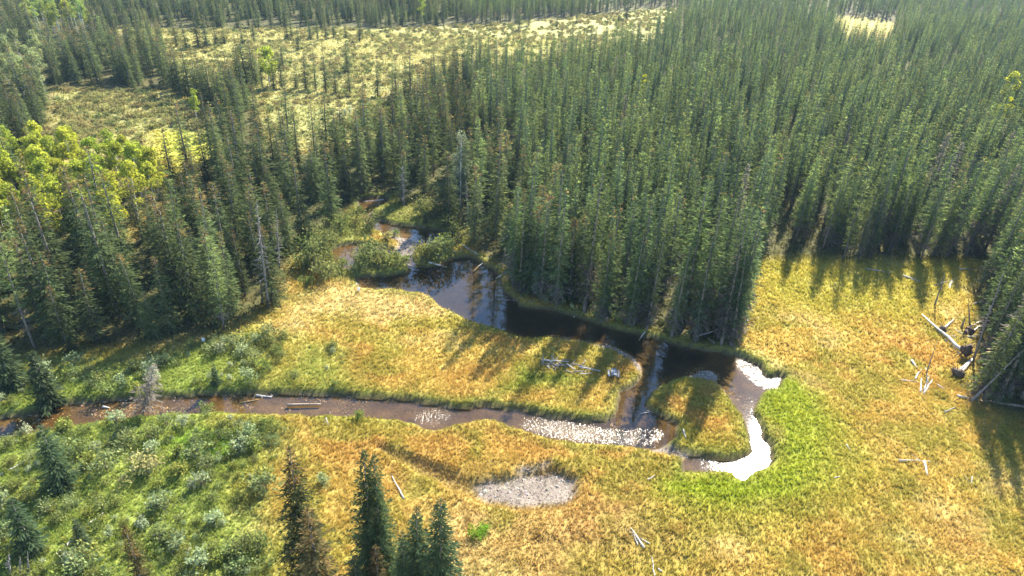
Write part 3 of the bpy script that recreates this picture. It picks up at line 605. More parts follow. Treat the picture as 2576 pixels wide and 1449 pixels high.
# ------------------------------------------------------------------ conifers: positions
RF = np.random.default_rng(11)
def jitter(x0, x1, y0, y1, s, rng):
    gx, gy = np.meshgrid(np.arange(x0, x1, s), np.arange(y0, y1, s)); x = gx.ravel() + rng.uniform(-.45, .45, gx.size) * s; y = gy.ravel() + rng.uniform(-.45, .45, gx.size) * s
    return x, y
xs, ys = [], []
for (x0, x1, y0, y1, s) in [(-230, 260, 40, 330, 3.9), (-420, 480, 330, 560, 4.6), (-700, 900, 560, 1300, 6.5)]:
    a, b = jitter(x0, x1, y0, y1, s, RF); xs.append(a); ys.append(b)
tx, ty = np.concatenate(xs), np.concatenate(ys)
od = np.min([sdf(P, tx, ty) for P in OPENS], 0); wd = glook(WD, tx, ty)
az_ = np.min([sdf(P, tx, ty) for P in ASPEN_ZONES], 0)
u, v, dep = proj(tx, ty, 0 * tx)
rightside = sstep(-8, 22, tx - (np.interp(ty, [60, 130, 260, 600], [30, 5, -30, -60])))
left_stand = (tx < -5) & (ty < 260)
thin = fbm(tx / 22, ty / 22, 71, 3)
p = np.where(rightside > .5, .93, np.where(ty < 205, .42, .6)) * sstep(.22, .42, thin) ** .6
p = np.where((ty > 260) & (rightside < .5), p * .8, p)
keep = (od > 0.4) & (wd > 2.0) & (az_ > 0) & (RF.random(len(tx)) < p) & (dep > 20) & (u > -900) & (u < 3500) & ~((ty < 75) & (tx < 30))
keep |= (az_ <= 0) & (od > 1) & (RF.random(len(tx)) < .05) & (dep > 20)
tx, ty, rs, od = tx[keep], ty[keep], rightside[keep], od[keep]
n = len(tx)
tkind = np.where(RF.random(n) < np.where(rs > .5, .36, .06), 2, np.where(rs > .5, 1, 0))      # 0 full spruce, 1 slim spruce, 2 pine
th = np.where(tkind == 0, RF.uniform(.6, 1.1, n), RF.uniform(.64, 1.06, n)) * np.interp(ty, [150, 300], [1, .82]) * np.where((RF.random(n) < .1), .6, 1)
# extra scattered trees out on the willow flats (base pixel, height m)
EXTRA = [(445,118,12),(470,122,14),(500,120,17),(520,119,15),(545,112,13),(565,110,11),(380,170,13),(400,118,9),(355,112,10),(605,214,20),(622,216,22),(640,214,19),(598,210,17),(712,170,13),(750,128,12),(722,100,15),(735,98,13),(905,106,12),(610,110,9),(640,106,11),(780,100,12),(800,98,11),(820,100,13),(840,96,10),(870,96,12),(1305,82,13),(1330,66,13),(1300,60,10),(500,248,19),(512,246,18),(455,225,15),(440,228,12),(430,220,16),(690,224,11),(710,222,13),(660,222,10),(745,222,12),(770,226,13),(795,226,15),(820,232,16),(845,236,14),(875,186,15),(880,240,12),(645,210,13),(580,232,10),(560,235,12),(1010,62,10),(1060,70,10),(1100,64,11),(1150,58,11),(970,74,9),(1575,52,18),(1555,60,10),(1400,75,8),(1450,62,9)]
NSC = len(EXTRA)
EXTRA += [(2452,1002,19),(2482,962,22),(2505,1012,21),(2472,905,18),(2522,905,23),(2542,985,22),(2492,852,21),(2534,822,20),(2478,782,17),(2512,742,19),(2482,702,16),(2548,702,20),(2562,902,22),(2572,1002,23),(2466,842,14),(2556,762,21),(2458,740,10),(2530,660,18),(2590,960,22),(2600,860,23)]
_rb = np.random.default_rng(77); _bl = np.array([(1285,722),(1340,742),(1400,764),(1480,787),(1560,808),(1640,832),(1720,855),(1790,870),(1835,872),(1852,840),(1862,800)], float)
for _row, (_n, _dy) in enumerate(((15, -2), (12, -18))):
    for _t in np.linspace(0, 1, _n):
        _u = _t * (len(_bl) - 1); EXTRA.append((float(np.interp(_u, np.arange(len(_bl)), _bl[:, 0])) + _rb.normal(0, 11), float(np.interp(_u, np.arange(len(_bl)), _bl[:, 1])) + _dy + _rb.normal(0, 3), _rb.uniform(15.5, 24)))
ep = px([(a, b) for a, b, _ in EXTRA]); tx = np.concatenate([tx, ep[:, 0]]); ty = np.concatenate([ty, ep[:, 1]])
tkind = np.concatenate([tkind, np.where(np.arange(len(ep)) < NSC, 0, 1)]); th = np.concatenate([th, np.array([e[2] for e in EXTRA]) / 20.0]); od = np.concatenate([od, np.full(len(ep), .5)])
n = len(tx); tz = hz(tx, ty); trot = RF.uniform(0, 6.283, n); tlx, tly = RF.normal(0, .018, n), RF.normal(0, .018, n)
tvar = np.where(tkind == 0, RF.integers(0, len(SPR), n), np.where(tkind == 1, np.where(RF.random(n) < .06, 5, RF.integers(0, 5, n)), RF.integers(0, len(PIN), n)))
tw = RF.uniform(.85, 1.18, n) * np.where(tkind == 0, 1.22, 1)
u, v, dep = proj(tx, ty, tz + 14); inview = (u > -20) & (u < 2596) & (v > -10) & (v < 1470)
score = dep + np.clip(od, 0, 40) * 3.0; score[~inview] = 1e9
single = np.zeros(n, bool)
for kinds in ((0, 1), (2,)):
    ii = np.where(np.isin(tkind, kinds) & (score < 1e8))[0]; single[ii[np.argsort(score[ii])[:280]]] = True
def stand(x, y):
    if x > 52 and y < 112: return 'in the stand beside the uprooted logs', 'stand beside the uprooted logs'
    if x > 38 and y > 112: return 'at the forest edge behind the golden meadow', 'forest edge behind the golden meadow'
    if x > -6: return 'in the forest behind the dark creek bend', 'forest on the bank behind the dark creek bend'
    if y < 185: return 'in the spruce stand above the shrub bank', 'spruce stand by the shrub bank'
    return 'among the willow flats beyond the aspen grove', 'trees among the willow flats'
VAR = [SPR, SLIM, PIN]
for i in np.where(single)[0]:
    k = tkind[i]; wh, gr = stand(tx[i], ty[i]); nm = ('spruce_tree', 'spruce_tree', 'pine_tree')[k]
    sz_ = 'short' if th[i] < .72 else 'very tall' if th[i] > .98 else 'mid-height'; wd_ = 'broad' if tw[i] > (1.3 if k == 0 else 1.07) else 'slender'
    fr_ = 'front-row ' if od[i] < 4.5 else ''
    ds = fr_ + sz_ + ' ' + wd_ + (' full spruce', ' narrow spruce' if tvar[i] != 5 else ' grey dead spruce', ' pine')[k]; gr = fr_ + sz_ + ' ' + wd_ + ', ' + gr
    place(nm, nm, VAR[k][tvar[i]], tx[i], ty[i], trot[i], th[i], ds + ' ' + wh, 'spruce' if k < 2 else 'pine', ('pines: ' if k == 2 else 'narrow spruces: ' if k == 1 else 'full spruces: ') + gr, (tlx[i], tly[i]), sxy=tw[i])
fi = np.where(~single)[0]; off = np.array([0, len(SPR), len(SPR) + len(SLIM)])
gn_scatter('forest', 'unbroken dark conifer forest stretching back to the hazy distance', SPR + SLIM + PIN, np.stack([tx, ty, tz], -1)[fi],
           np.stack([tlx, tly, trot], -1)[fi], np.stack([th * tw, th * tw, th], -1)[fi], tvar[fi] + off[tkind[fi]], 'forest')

# ------------------------------------------------------------------ aspens
RA = np.random.default_rng(23); apos = []
for zi, (P, s, cap) in enumerate(zip(ASPEN_ZONES, (5.6, 8, 8), (90, 30, 20))):
    x, y = jitter(P[:, 0].min(), P[:, 0].max(), P[:, 1].min(), P[:, 1].max(), s, RA); ok = inside(P, x, y); apos += [(a, b, zi) for a, b in zip(x[ok], y[ok])][:cap]
AL = [('leafy yellow-green aspen in the grove beside the willow flat', 'aspens of the grove by the willow flat'), ('pale grey-green aspen in the grove behind the dark spruces', 'pale aspens behind the spruces'), ('tall aspen with bare white trunk before the far forest', 'white-trunked aspens before the far forest')]
PALE = [aspen(330 + i, 15, 3.4, (.20, .235, .11)) for i in range(2)]
TALL = [aspen(340 + i, 20, 2.8, (.20, .26, .07), 900, .55) for i in range(2)]
for i, (x, y, zi) in enumerate(apos):
    src = (ASP, PALE, TALL)[zi]; sa_ = RA.uniform(.72, 1.0); aa_ = ('short ' if sa_ < .8 else 'tall ' if sa_ > .92 else '') + ('round ' if i % len(src) in (0, 2) else 'upright ')
    place('aspen', 'aspen_tree', src[i % len(src)], x, y, RA.uniform(0, 6.28), sa_, aa_ + AL[zi][0], 'aspen', aa_ + AL[zi][1], (RA.normal(0, .03), RA.normal(0, .03)))
for (a, b, src, s, lb) in [(680,222,ASP[2],1.35,'round leafy aspen against the clump of dark spruces on the flat'), (495,300,ASP[0],.75,'small lone aspen at the edge of the willow flat'), (180,88,ASP[1],1.1,'bright green aspen before the far spruce forest'), (140,90,ASP[0],1.1,'broad bright green aspen beside the white-trunked aspens'), (228,80,ASP[3],.8,'slim bright green aspen at the far forest edge'), (1062,60,ASP[1],1.1,'rounded green aspen among the far conifers'),
        (1158,520,SLV,1,'silvery poplar rising among spruces behind the upstream pool'), (2500,345,YEL,1.0,'yellow autumn aspen deep in the pine forest'), (2560,350,YEL,.9,'golden autumn aspen beside the yellow one in the forest'), (2515,285,ASP[1],1.15,'light green aspen standing above the dark pines'), (1612,265,YEL,.8,'thin yellow-leaved tree in the middle of the forest'), (1735,245,SLV,.75,'small silvery poplar half hidden in the pine forest')]:
    q_ = px([(a, b)])[0]; place('aspen', 'poplar_tree' if src is SLV else 'aspen_tree', src, q_[0], q_[1], 1.0, s, lb, 'poplar' if src is SLV else 'aspen')

# ------------------------------------------------------------------ foreground conifers, placed by their tips
HERO = [spruce(500, 20, 2.7, .04, 64, .9, 1.15, base=(.050, .062, .026), sz=.78, ragged=.32), spruce(501, 22, 2.9, .04, 70, .4, 1.2, base=(.046, .066, .030), sz=.78, ragged=.3), spruce(502, 18, 2.6, .03, 60, .1, 1.2, base=(.044, .068, .034), sz=.78, ragged=.28), spruce(503, 16, 1.9, .05, 52, 1.9, 1.1, base=(.06, .058, .026), sz=.72, ragged=.35)]
for (a, b, h_, si, lb, sw) in [(727,1122,19,0,'tall spruce with thick dark crown and ragged top beside the shrubs',1.0), (775,1275,15,3,'brownish cone-laden spruce in front of the ragged dark one',1.2), (914,1128,21,1,'taller stem of the twin spruce pair rising over golden grass',.9), (940,1136,20.6,1,'slimmer stem of the twin spruce pair rising over golden grass',.75),
        (1050,1278,15,2,'blue-green spruce between the twin spruces and its taller neighbour',1.0), (1112,1258,17,2,'pointed blue-green spruce at the end of the foreground clump',1.05), (945,1370,11,3,'short tan spruce at the foot of the twin pair',1.1), (1010,1340,12,2,'small dark spruce tucked into the foreground clump',1.0), (312,1322,13,3,'thin tan-topped spruce alone among the green shrubs',.8), (890,1400,9,2,'low young spruce under the twin pair',1.2)]:
    q_ = px([(a, b)], h_)[0]; hh = (20, 22, 18, 16)[si]; place('spruce', 'spruce_tree', HERO[si], q_[0], q_[1], a * .7, h_ / hh, lb, 'spruce', sxy=sw)
for (a, b, tipy, lb) in [(158,1222,1100,'bushy young spruce standing alone among silver shrubs'), (84,1388,1282,'small bushy spruce beside the fallen pale logs'), (124,1014,905,'young blue-green spruce on the far creek bank'), (34,978,862,'young spruce with pale leader by the shaded stand'), (212,1376,1318,'tiny spruce growing across a fallen log'), (545,968,920,'tiny faint green spruce among bank shrubs'), (1070,562,530,'small spruce beside the upstream pool'), (830,672,640,'sapling spruce by the side channel')]:
    q_ = px([(a, b)])[0]; dd = np.linalg.norm([q_[0], q_[1], CAM_H]); hgt = (b - tipy) / PF * dd / math.cos(math.atan2(CAM_H, np.hypot(*q_)))
    place('young', 'young_spruce', YNG[int(a) % 3], q_[0], q_[1], a, hgt / (6, 5, 7.5)[int(a) % 3], lb, 'spruce')

# ------------------------------------------------------------------ shrubs
RS = np.random.default_rng(31); cand = []
for P, s, kinds, lb, gr in [
    ([(-60,1100),(150,1075),(330,1050),(560,1045),(720,1080),(690,1200),(640,1330),(690,1449),(640,1520),(-60,1520)], 2.9, ('green', 'green', 'silver'), 'on the green slope below the stony creek', 'slope below the stony creek'),
    ([(-40,960),(180,925),(420,885),(600,850),(720,830),(740,900),(680,975),(520,975),(330,990),(120,1010),(-40,1035)], 2.7, ('green', 'silver', 'green'), 'on the green bank above the stony creek', 'bank above the stony creek'),
    ([(745,655),(770,600),(840,580),(910,535),(950,575),(1000,600),(990,618),(900,612),(835,620),(830,645),(880,690),(760,725)], 2.9, ('willow',), 'crowding the upstream gravel pools', 'upstream gravel pools'),
    ([(900,650),(1000,660),(1040,676),(980,690),(900,690)], 2.3, ('willow',), 'on the grassy spit above the blue pond', 'spit above the blue pond'),
    ([(1050,655),(1130,612),(1165,630),(1110,655),(1060,672)], 2.3, ('willow',), 'on the tussock between the two pools', 'tussock between the pools'),
    ([(940,540),(1000,505),(1070,530),(1140,578),(1040,566),(970,555)], 2.6, ('willow',), 'on the far side of the upstream pool', 'far side of the upstream pool'),
    ([(850,290),(930,268),(1035,266),(1020,290),(960,322),(870,345)], 3.0, ('silver', 'willow'), 'beside the far creek reach among the spruces', 'far creek reach'),
    ([(1290,745),(1400,775),(1500,805),(1600,832),(1590,815),(1480,785),(1350,745)], 3.4, ('green',), 'in the shade along the dark creek bank', 'shaded dark creek bank')]:
    Q = px(P); x, y = jitter(Q[:, 0].min(), Q[:, 0].max(), Q[:, 1].min(), Q[:, 1].max(), s, RS); ok = inside(Q, x, y) & (glook(WD, x, y) > .6) & (glook(gmask, x, y) < .3) & (RS.random(len(x)) < .2 + .9 * sstep(.38, .6, fbm(x / 7, y / 7, 81, 3)))
    KEEP_OFF = px([(158,1210), (84,1375), (124,1008), (34,970), (300,1470), (212,1370), (312,1449), (100,1240)])
    ok &= np.min(np.hypot(x[:, None] - KEEP_OFF[:, 0], y[:, None] - KEEP_OFF[:, 1]), 1) > 3.2
    for a, b in zip(x[ok], y[ok]): cand.append((a, b, kinds[RS.integers(len(kinds))], lb, gr))
cnt = {}
extra_shr = []
for i, (x, y, k, lb, gr) in enumerate(cand):
    cnt[k] = cnt.get(k, 0) + 1; s = RS.uniform(.7, 1.35) * (1.4 if k == 'willow' else 1.2)
    if cnt[k] > 270: extra_shr.append((x, y)); continue
    nm = {'green': 'green_shrub', 'silver': 'silver_shrub', 'willow': 'willow_shrub'}[k]; ds = {'green': 'green leafy shrub', 'silver': 'pale silver-leaved shrub', 'willow': 'yellow-green willow shrub'}[k]
    szs = ('low ' if s < 1.0 else 'tall ' if s > 1.4 else '') + ('dense ' if i % 3 == 2 else 'loose ' if i % 3 == 0 else 'compact ')
    place('shrub', nm, SHR[k][i % 3], x, y, RS.uniform(0, 6.28), s, szs + ds + ' ' + lb, 'shrub', szs + k + ' shrubs: ' + gr, names=('stem', 'foliage'))
BRIGHT = shrub(470, 1.3, 1.5, (.13, .27, .02), 520, .12); CREAM = shrub(471, 1.9, 2.0, (.36, .34, .13), 520, .16)
for a, b, src, s, lb in [(1196,1352,BRIGHT,.95,'vivid green round bush standing alone in tan lodged grass'), (1216,1338,BRIGHT,.7,'smaller vivid green bush behind the round one'), (372,1180,CREAM,1.15,'large cream-yellow bush among silver shrubs'), (622,1385,SHR['willow'][2],.9,'dark-shadowed willow bush near the ragged foreground spruce'), (815,1215,SHR['silver'][1],1.1,'lone grey-green bush in the golden grass'), (225,1410,SHR['willow'][0],1.2,'pale green willow bush beside the fallen logs'), (905,1050,SHR['green'][1],1.1,'dense green bush on the near creek edge'), (520,1022,SHR['willow'][1],.9,'yellow-green willow standing in the creek shallows'), (742,952,SHR['green'][0],1.0,'dark rounded bush on the meadow above the creek'), (992,585,SHR['willow'][1],.95,'tan willow bush standing on the upstream gravel bar'), (978,600,SHR['tan'][0],1.0,'brownish low bush on the upstream gravel bar')]:
    q_ = px([(a, b)])[0]; place('shrub', 'bush', src, q_[0], q_[1], a, s, lb, 'bush', names=('stem', 'foliage'))
# willow flats and undergrowth: uncountable
wx_, wy_ = [], []
for P, s, pr in [(OPEN_FLAT, 2.6, .85), (OPEN_UP, 3.4, .75)]:
    x, y = jitter(P[:, 0].min(), P[:, 0].max(), P[:, 1].min(), P[:, 1].max(), s, RS); bright = sdf(px([(380,325),(545,335),(545,395),(470,450),(400,500),(380,380)]), x, y)
    ok = (sdf(P, x, y) < -1) & (RS.random(len(x)) < pr * sstep(.33, .5, fbm(x / 11, y / 11, 91, 3)) * sstep(-3, 5, bright)) & (glook(WD, x, y) > 1.5); wx_.append(x[ok]); wy_.append(y[ok])
wx_, wy_ = np.concatenate(wx_), np.concatenate(wy_); m_ = len(wx_); s_ = RS.uniform(.6, 1.25, m_)
gn_scatter('willow_scrub', 'low tan and green willow scrub covering the open flats', SHR['tan'], np.stack([wx_, wy_, hz(wx_, wy_)], -1), np.stack([0 * wx_, 0 * wx_, RS.uniform(0, 6.28, m_)], -1), np.stack([s_] * 3, -1), RS.integers(0, 4, m_), 'scrub')
ux, uy = [], []
for P, s in [([(-60,1100),(330,1055),(560,1045),(720,1080),(690,1200),(640,1330),(690,1449),(640,1520),(-60,1520)], 1.3), ([(-40,950),(420,880),(700,830),(740,900),(680,975),(330,990),(-40,1035)], 1.3), ([(1188,645),(1300,740),(1480,795),(1830,885),(1850,860),(1500,770),(1300,690)], 1.8), ([(770,850),(870,880),(900,980),(760,980)], 2.4), ([(2460,660),(2500,900),(2450,1020),(2576,1050),(2600,640)], 2.4)]:
    Q = px(P); x, y = jitter(Q[:, 0].min(), Q[:, 0].max(), Q[:, 1].min(), Q[:, 1].max(), s, RS); ok = inside(Q, x, y) & (glook(WD, x, y) > .5) & (RS.random(len(x)) < sstep(.35, .6, fbm(x / 5, y / 5, 83, 3))); ux.append(x[ok]); uy.append(y[ok])
ux, uy = np.concatenate(ux), np.concatenate(uy); m_ = len(ux); s_ = RS.uniform(.3, .75, m_)
gn_scatter('undergrowth', 'low leafy undergrowth between the shrubs on the creek banks', SHR['green'] + SHR['silver'] + SHR['willow'][:2], np.stack([ux, uy, hz(ux, uy)], -1), np.stack([0 * ux, 0 * ux, RS.uniform(0, 6.28, m_)], -1), np.stack([s_] * 3, -1), RS.choice([0, 1, 2, 3, 4, 5, 6, 7], m_, p=[.2, .25, .1, .07, .06, .04, .14, .14]), 'undergrowth')

# ------------------------------------------------------------------ stones of the gravel bars (too small to pick apart)
sx, sy = RS.uniform(-170, 80, 900000), RS.uniform(44, 260, 900000)
sg = glook(gmask, sx, sy); swd = glook(WD, sx, sy); sb = fbm(sx / 4, sy / 4, 95, 3)
shal = (swd < 0) & (swd > -6) & (sy < 110) & (sx < -20) & (sb > .52)
ok = ((sg > .6) & (RS.random(len(sx)) < .55)) | (shal & (RS.random(len(sx)) < .25)); sx, sy, sg = sx[ok], sy[ok], sg[ok]
m_ = len(sx); r_ = RS.uniform(.05, .17, m_) * np.where(RS.random(m_) < .12, 1.9, 1)
octv = np.array([[1, 0, 0], [0, 1, 0], [-1, 0, 0], [0, -1, 0], [0, 0, .6]]); octf = np.array([[0, 1, 4], [1, 2, 4], [2, 3, 4], [3, 0, 4]])
an = RS.uniform(0, 6.28, m_); ca, sa = np.cos(an), np.sin(an); v = octv[None] * r_[:, None, None] * RS.uniform(.7, 1.35, (m_, 5, 1))
V = np.stack([v[..., 0] * ca[:, None] - v[..., 1] * sa[:, None] + sx[:, None], v[..., 0] * sa[:, None] + v[..., 1] * ca[:, None] + sy[:, None], v[..., 2] + hz(sx, sy)[:, None] + .0], -1).reshape(-1, 3)
cs_ = np.array([.27, .23, .19]) * RS.uniform(.5, 1.45, (m_, 1)) * (1 + RS.normal(0, .05, (m_, 3)))
obj('gravel', mesh('gravel', V, (np.arange(m_)[:, None, None] * 5 + octf[None]).reshape(-1, 3), leaf_mat('pebbles', 0, 0, hue=0), np.repeat(np.clip(cs_, .05, .8), 5, 0)), kind='stuff', label='grey and tan gravel of the creek bars', category='gravel')

# ------------------------------------------------------------------ fallen logs, root plates, snags
RL = np.random.default_rng(41)
def root_plate(c, axis_, R, seed):
    rng = np.random.default_rng(seed); T = Tubes(); ax_ = np.array([*axis_, .1]); ax_ /= np.linalg.norm(ax_)
    s1 = np.cross(ax_, [0, 0, 1.0]); s1 /= np.linalg.norm(s1); s2 = np.cross(s1, ax_)
    k = 11; V = [c + ax_ * .35, c - ax_ * .3]; rr = R * rng.uniform(.6, 1.1, k)
    for j in range(k):
        a = 6.283 * j / k; V.append(c + (s1 * math.cos(a) + s2 * math.sin(a)) * rr[j] + ax_ * rng.normal(0, .1))
    T.V.append(np.array(V)); T.F.append(np.array([(0, 2 + j, 2 + (j + 1) % k) for j in range(k)] + [(1, 2 + (j + 1) % k, 2 + j) for j in range(k)])); T.n = len(V)
    for j in range(12):
        a = rng.uniform(0, 6.283); d_ = s1 * math.cos(a) + s2 * math.sin(a); T.tube([c + d_ * R * .3, c + d_ * R * .9 + ax_ * rng.normal(0, .2), c + d_ * R * rng.uniform(1.1, 1.6) + rng.normal(0, .2, 3)], [.09, .06, .02], 4, False)
    return T.mesh('root_plate', MAT['root'])
def log(p0, p1, r, label, name='fallen_log', mat='log', lift=(0, 0), stubs=3, root=0, group=None, z=None, cat='log'):
    A, B = px([p0, p1], 0 if z is None else z); h0, h1 = float(hz(*A)), float(hz(*B))
    if z is not None: h0 = h1 = z
    a = np.array([*A, h0 + r * .7 + lift[0]]); b = np.array([*B, h1 + r * .55 + lift[1]])
    L = np.linalg.norm(b - a); e = bpy.data.objects.new(name, None); COLL.objects.link(e); e.location = a; tag(e, label, cat, group)
    t = np.linspace(0, 1, 6); pts = np.outer(t, b - a); pts[1:-1] += RL.normal(0, .012 * L, (4, 3)) * [1, 1, .3]
    obj('trunk', Tubes().tube(pts, r * (1 - .55 * t), 7).mesh('log_trunk', MAT[mat]), e)
    if stubs:
        T = Tubes()
        for _ in range(stubs):
            u_ = RL.uniform(.3, .97); d_ = RL.normal(0, 1, 3); d_[2] = abs(d_[2]) * .7; q0 = (b - a) * u_; T.tube([q0, q0 + d_ * RL.uniform(.2, .55)], [r * .28, .012], 4, False)
        obj('branch_stubs', T.mesh('branch_stubs', MAT[mat]), e)
    if root: obj('root_plate', root_plate(np.zeros(3) + [0, 0, root * .35], ((a - b) / L)[:2], root, int(p0[0])), e)
    return e
G1 = 'broken log pieces scattered in the golden meadow'
LOGS = [
 ((2424,901),(2318,795),.34,'long straight bleached log lying from a dark root plate across golden meadow',dict(root=1.5,stubs=5,lift=(.6,.1))),
 ((2412,896),(2375,855),.2,'thinner grey log lying alongside the long bleached one',dict()),
 ((2404,950),(2444,909),.5,'thick pale split log with root plate at the stand edge',dict(root=1.2,stubs=4)),
 ((2396,946),(2432,918),.22,'slim pale log against the thick split one',dict()),
 ((2370,836),(2398,803),.28,'pale log pointing away behind the long bleached log',dict(root=.9)),
 ((2456,850),(2379,848),.22,'grey log lying level behind the root plates',dict()),
 ((2427,845),(2401,829),.2,'short grey log crossing near dark root plates',dict(root=1.0)),
 ((2436,839),(2478,817),.26,'pale log running into the stand beside root plates',dict(root=1.0)),
 ((2440,822),(2500,800),.2,'upper of two pale logs running into the stand',dict()),
 ((2441,770),(2476,761),.22,'brown log at the meadow corner below young trees',dict(mat='brownlog')),
 ((2264,960),(2310,964),.17,'thin grey log at the edge of the bleached log jumble',dict()),
 ((2313,991),(2317,954),.2,'bleached log piece upright in the jumble of sticks',dict(group=G1)),
 ((2321,995),(2344,958),.2,'long bleached piece crossing the jumble of sticks',dict(stubs=5)),
 ((2300,958),(2316,932),.18,'bleached stick behind the jumble',dict()),
 ((2333,965),(2328,925),.2,'bleached piece at the foot of the dark leaning snag',dict()),
 ((2322,985),(2338,945),.16,'second bleached piece in the middle of the jumble',dict()),
 ((2357,972),(2377,983),.2,'short white log beside the bleached jumble',dict()),
 ((2293,908),(2306,929),.22,'short white log behind the bleached jumble',dict()),
 ((2270,696),(2316,710),.24,'pale log lying in the forest shadow on the meadow',dict()),
 ((2172,676),(2244,689),.16,'thin pale log reaching out from the forest shadow',dict()),
 ((2410,681),(2444,681),.24,'pale log at the corner where forest meets meadow',dict()),
 ((2393,712),(2386,730),.3,'stubby white stump piece near the meadow corner',dict()),
 ((2350,720),(2420,700),.12,'thin curved pale stick by the leaning dead snag',dict()),
 ((2406,1000),(2439,1008),.26,'short grey log under the overhanging stand',dict()),
 ((2576,1026),(2441,1010),.24,'long shaded grey log at the foot of the stand',dict(mat='brownlog')),
 ((2375,1038),(2403,1026),.16,'thin pale stick in golden grass before the stand',dict()),
 ((2261,1159),(2340,1161),.2,'grey log forming the bar of a cross of two logs',dict(stubs=5)),
 ((2323,1163),(2334,1198),.26,'thick white log crossing under the cross-shaped pair',dict(stubs=5)),
 ((2426,1198),(2441,1216),.09,'thin white stick by a short white stake',dict(stubs=1)), ((2444,1203),(2443,1218),.12,'short white stake-like stick in golden grass',dict(stubs=0)),
 ((2128,1121),(2138,1135),.12,'small white stick in green-gold grass',dict(stubs=0)), ((2096,1204),(2112,1201),.1,'tiny pale stick in open golden grass',dict(stubs=0)),
 ((1718,1081),(1726,1103),.16,'white log on the grass island between channels',dict(stubs=1)), ((1629,1206),(1648,1194),.15,'white log in golden grass below the gravel strip',dict(stubs=1)),
 ((1016,1256),(986,1196),.13,'slender mottled log in tan lodged grass beside twin spruces',dict()),
 ((1621,1379),(1587,1329),.17,'longest of three white sticks lying in a fan in tan grass',dict()), ((1604,1370),(1592,1336),.1,'middle of three white sticks lying in a fan',dict()), ((1634,1368),(1606,1350),.1,'shortest of three white sticks lying in a fan',dict()),
 ((1647,1449),(1641,1399),.12,'broken grey stick low in the tan grass',dict()), ((1656,1428),(1667,1435),.14,'stubby white piece beside the broken grey stick',dict(stubs=0)),
 ((-6,1202),(72,1156),.17,'curved white log among the silver shrubs',dict(stubs=2)), ((-6,1366),(52,1324),.17,'white log below the small bushy spruce',dict()), ((222,1323),(260,1291),.18,'white log in shrubs behind the tiny spruce',dict(stubs=1)), ((147,1394),(200,1348),.17,'pale log running under the tiny spruce',dict()), ((123,1449),(158,1409),.15,'pale log lowest on the shrub slope',dict()), ((20,1446),(82,1400),.14,'grey log beside the broken stakes',dict()),
 ((470,1403),(480,1378),.12,'small white stick in green grass',dict(stubs=0)), ((-6,1340),(25,1322),.11,'thin pale log by the lower white log',dict()),
 ((723,1021),(807,1018),.24,'brown log lying in the shallow creek',dict(mat='brownlog',z=-.8,stubs=2)), ((643,984),(682,988),.18,'grey log along the undercut creek bank',dict()), ((605,1000),(648,993),.12,'thin stick at the creek edge',dict()), ((820,1053),(828,1073),.1,'forked white stick on bare tan soil',dict()),
 ((879,680),(930,665),.17,'white log resting on the spit above the blue pond',dict()), ((917,672),(927,692),.14,'forked white log hanging to the pond edge',dict()), ((935,668),(985,672),.15,'grey log in grass on the spit above the pond',dict(mat='brownlog')), ((1024,657),(1046,665),.16,'white driftwood at the narrow inlet',dict()),
 ((1078,661),(1124,658),.22,'pale driftwood log on the tussock between pools',dict()), ((1164,618),(1203,641),.17,'white log in shade above the blue pond',dict()), ((1140,634),(1175,631),.1,'forked white branch in shade above the pond',dict()), ((1187,671),(1230,646),.14,'white log dipping into the shaded end of the pond',dict()), ((1248,688),(1266,690),.13,'pale log at the sunlit pond bank',dict()), ((896,714),(899,701),.12,'white stub at the tip of the pond',dict()),
 ((1349,720),(1264,738),.22,'fallen grey spruce with twiggy branches over the dark creek',dict(stubs=26,mat='dead')), ((1340,760),(1272,740),.15,'lower fallen grey trunk over the dark creek',dict(stubs=22,mat='dead')), ((1445,788),(1452,770),.1,'pale upright stick on the shaded bank',dict(stubs=0)), ((1610,842),(1626,830),.12,'grey forked stick on the shaded bank',dict()), 
 ((1751,846),(1804,831),.19,'grey log leaning on the shaded forest bank',dict()), ((1782,850),(1798,863),.14,'small grey log below the leaning one on the bank',dict()), ((1855,816),(1908,801),.15,'thin pale log at the forest corner in golden grass',dict()), ((1860,735),(1900,745),.09,'thin pale stick behind the forest corner',dict()),
 ((1612,1041),(1640,1036),.08,'thin stick stranded in the creek junction',dict(z=-.8)), ((965,503),(915,508),.18,'grey log across the far upstream channel',dict(z=-.5)), ((1262,606),(1290,580),.25,'pale fallen log on the sunny forest gap',dict()), ((970,622),(925,617),.2,'grey driftwood heap edge on the upstream gravel',dict(stubs=16,mat='dead')), ((945,616),(990,626),.16,'upper driftwood branch on the upstream gravel',dict(stubs=14,mat='dead')), ((255,1012),(272,1014),.2,'short pale log at the stony creek edge',dict(stubs=0))]
for p0, p1, r, lb, kw in LOGS: log(p0, p1, r, lb, **kw)
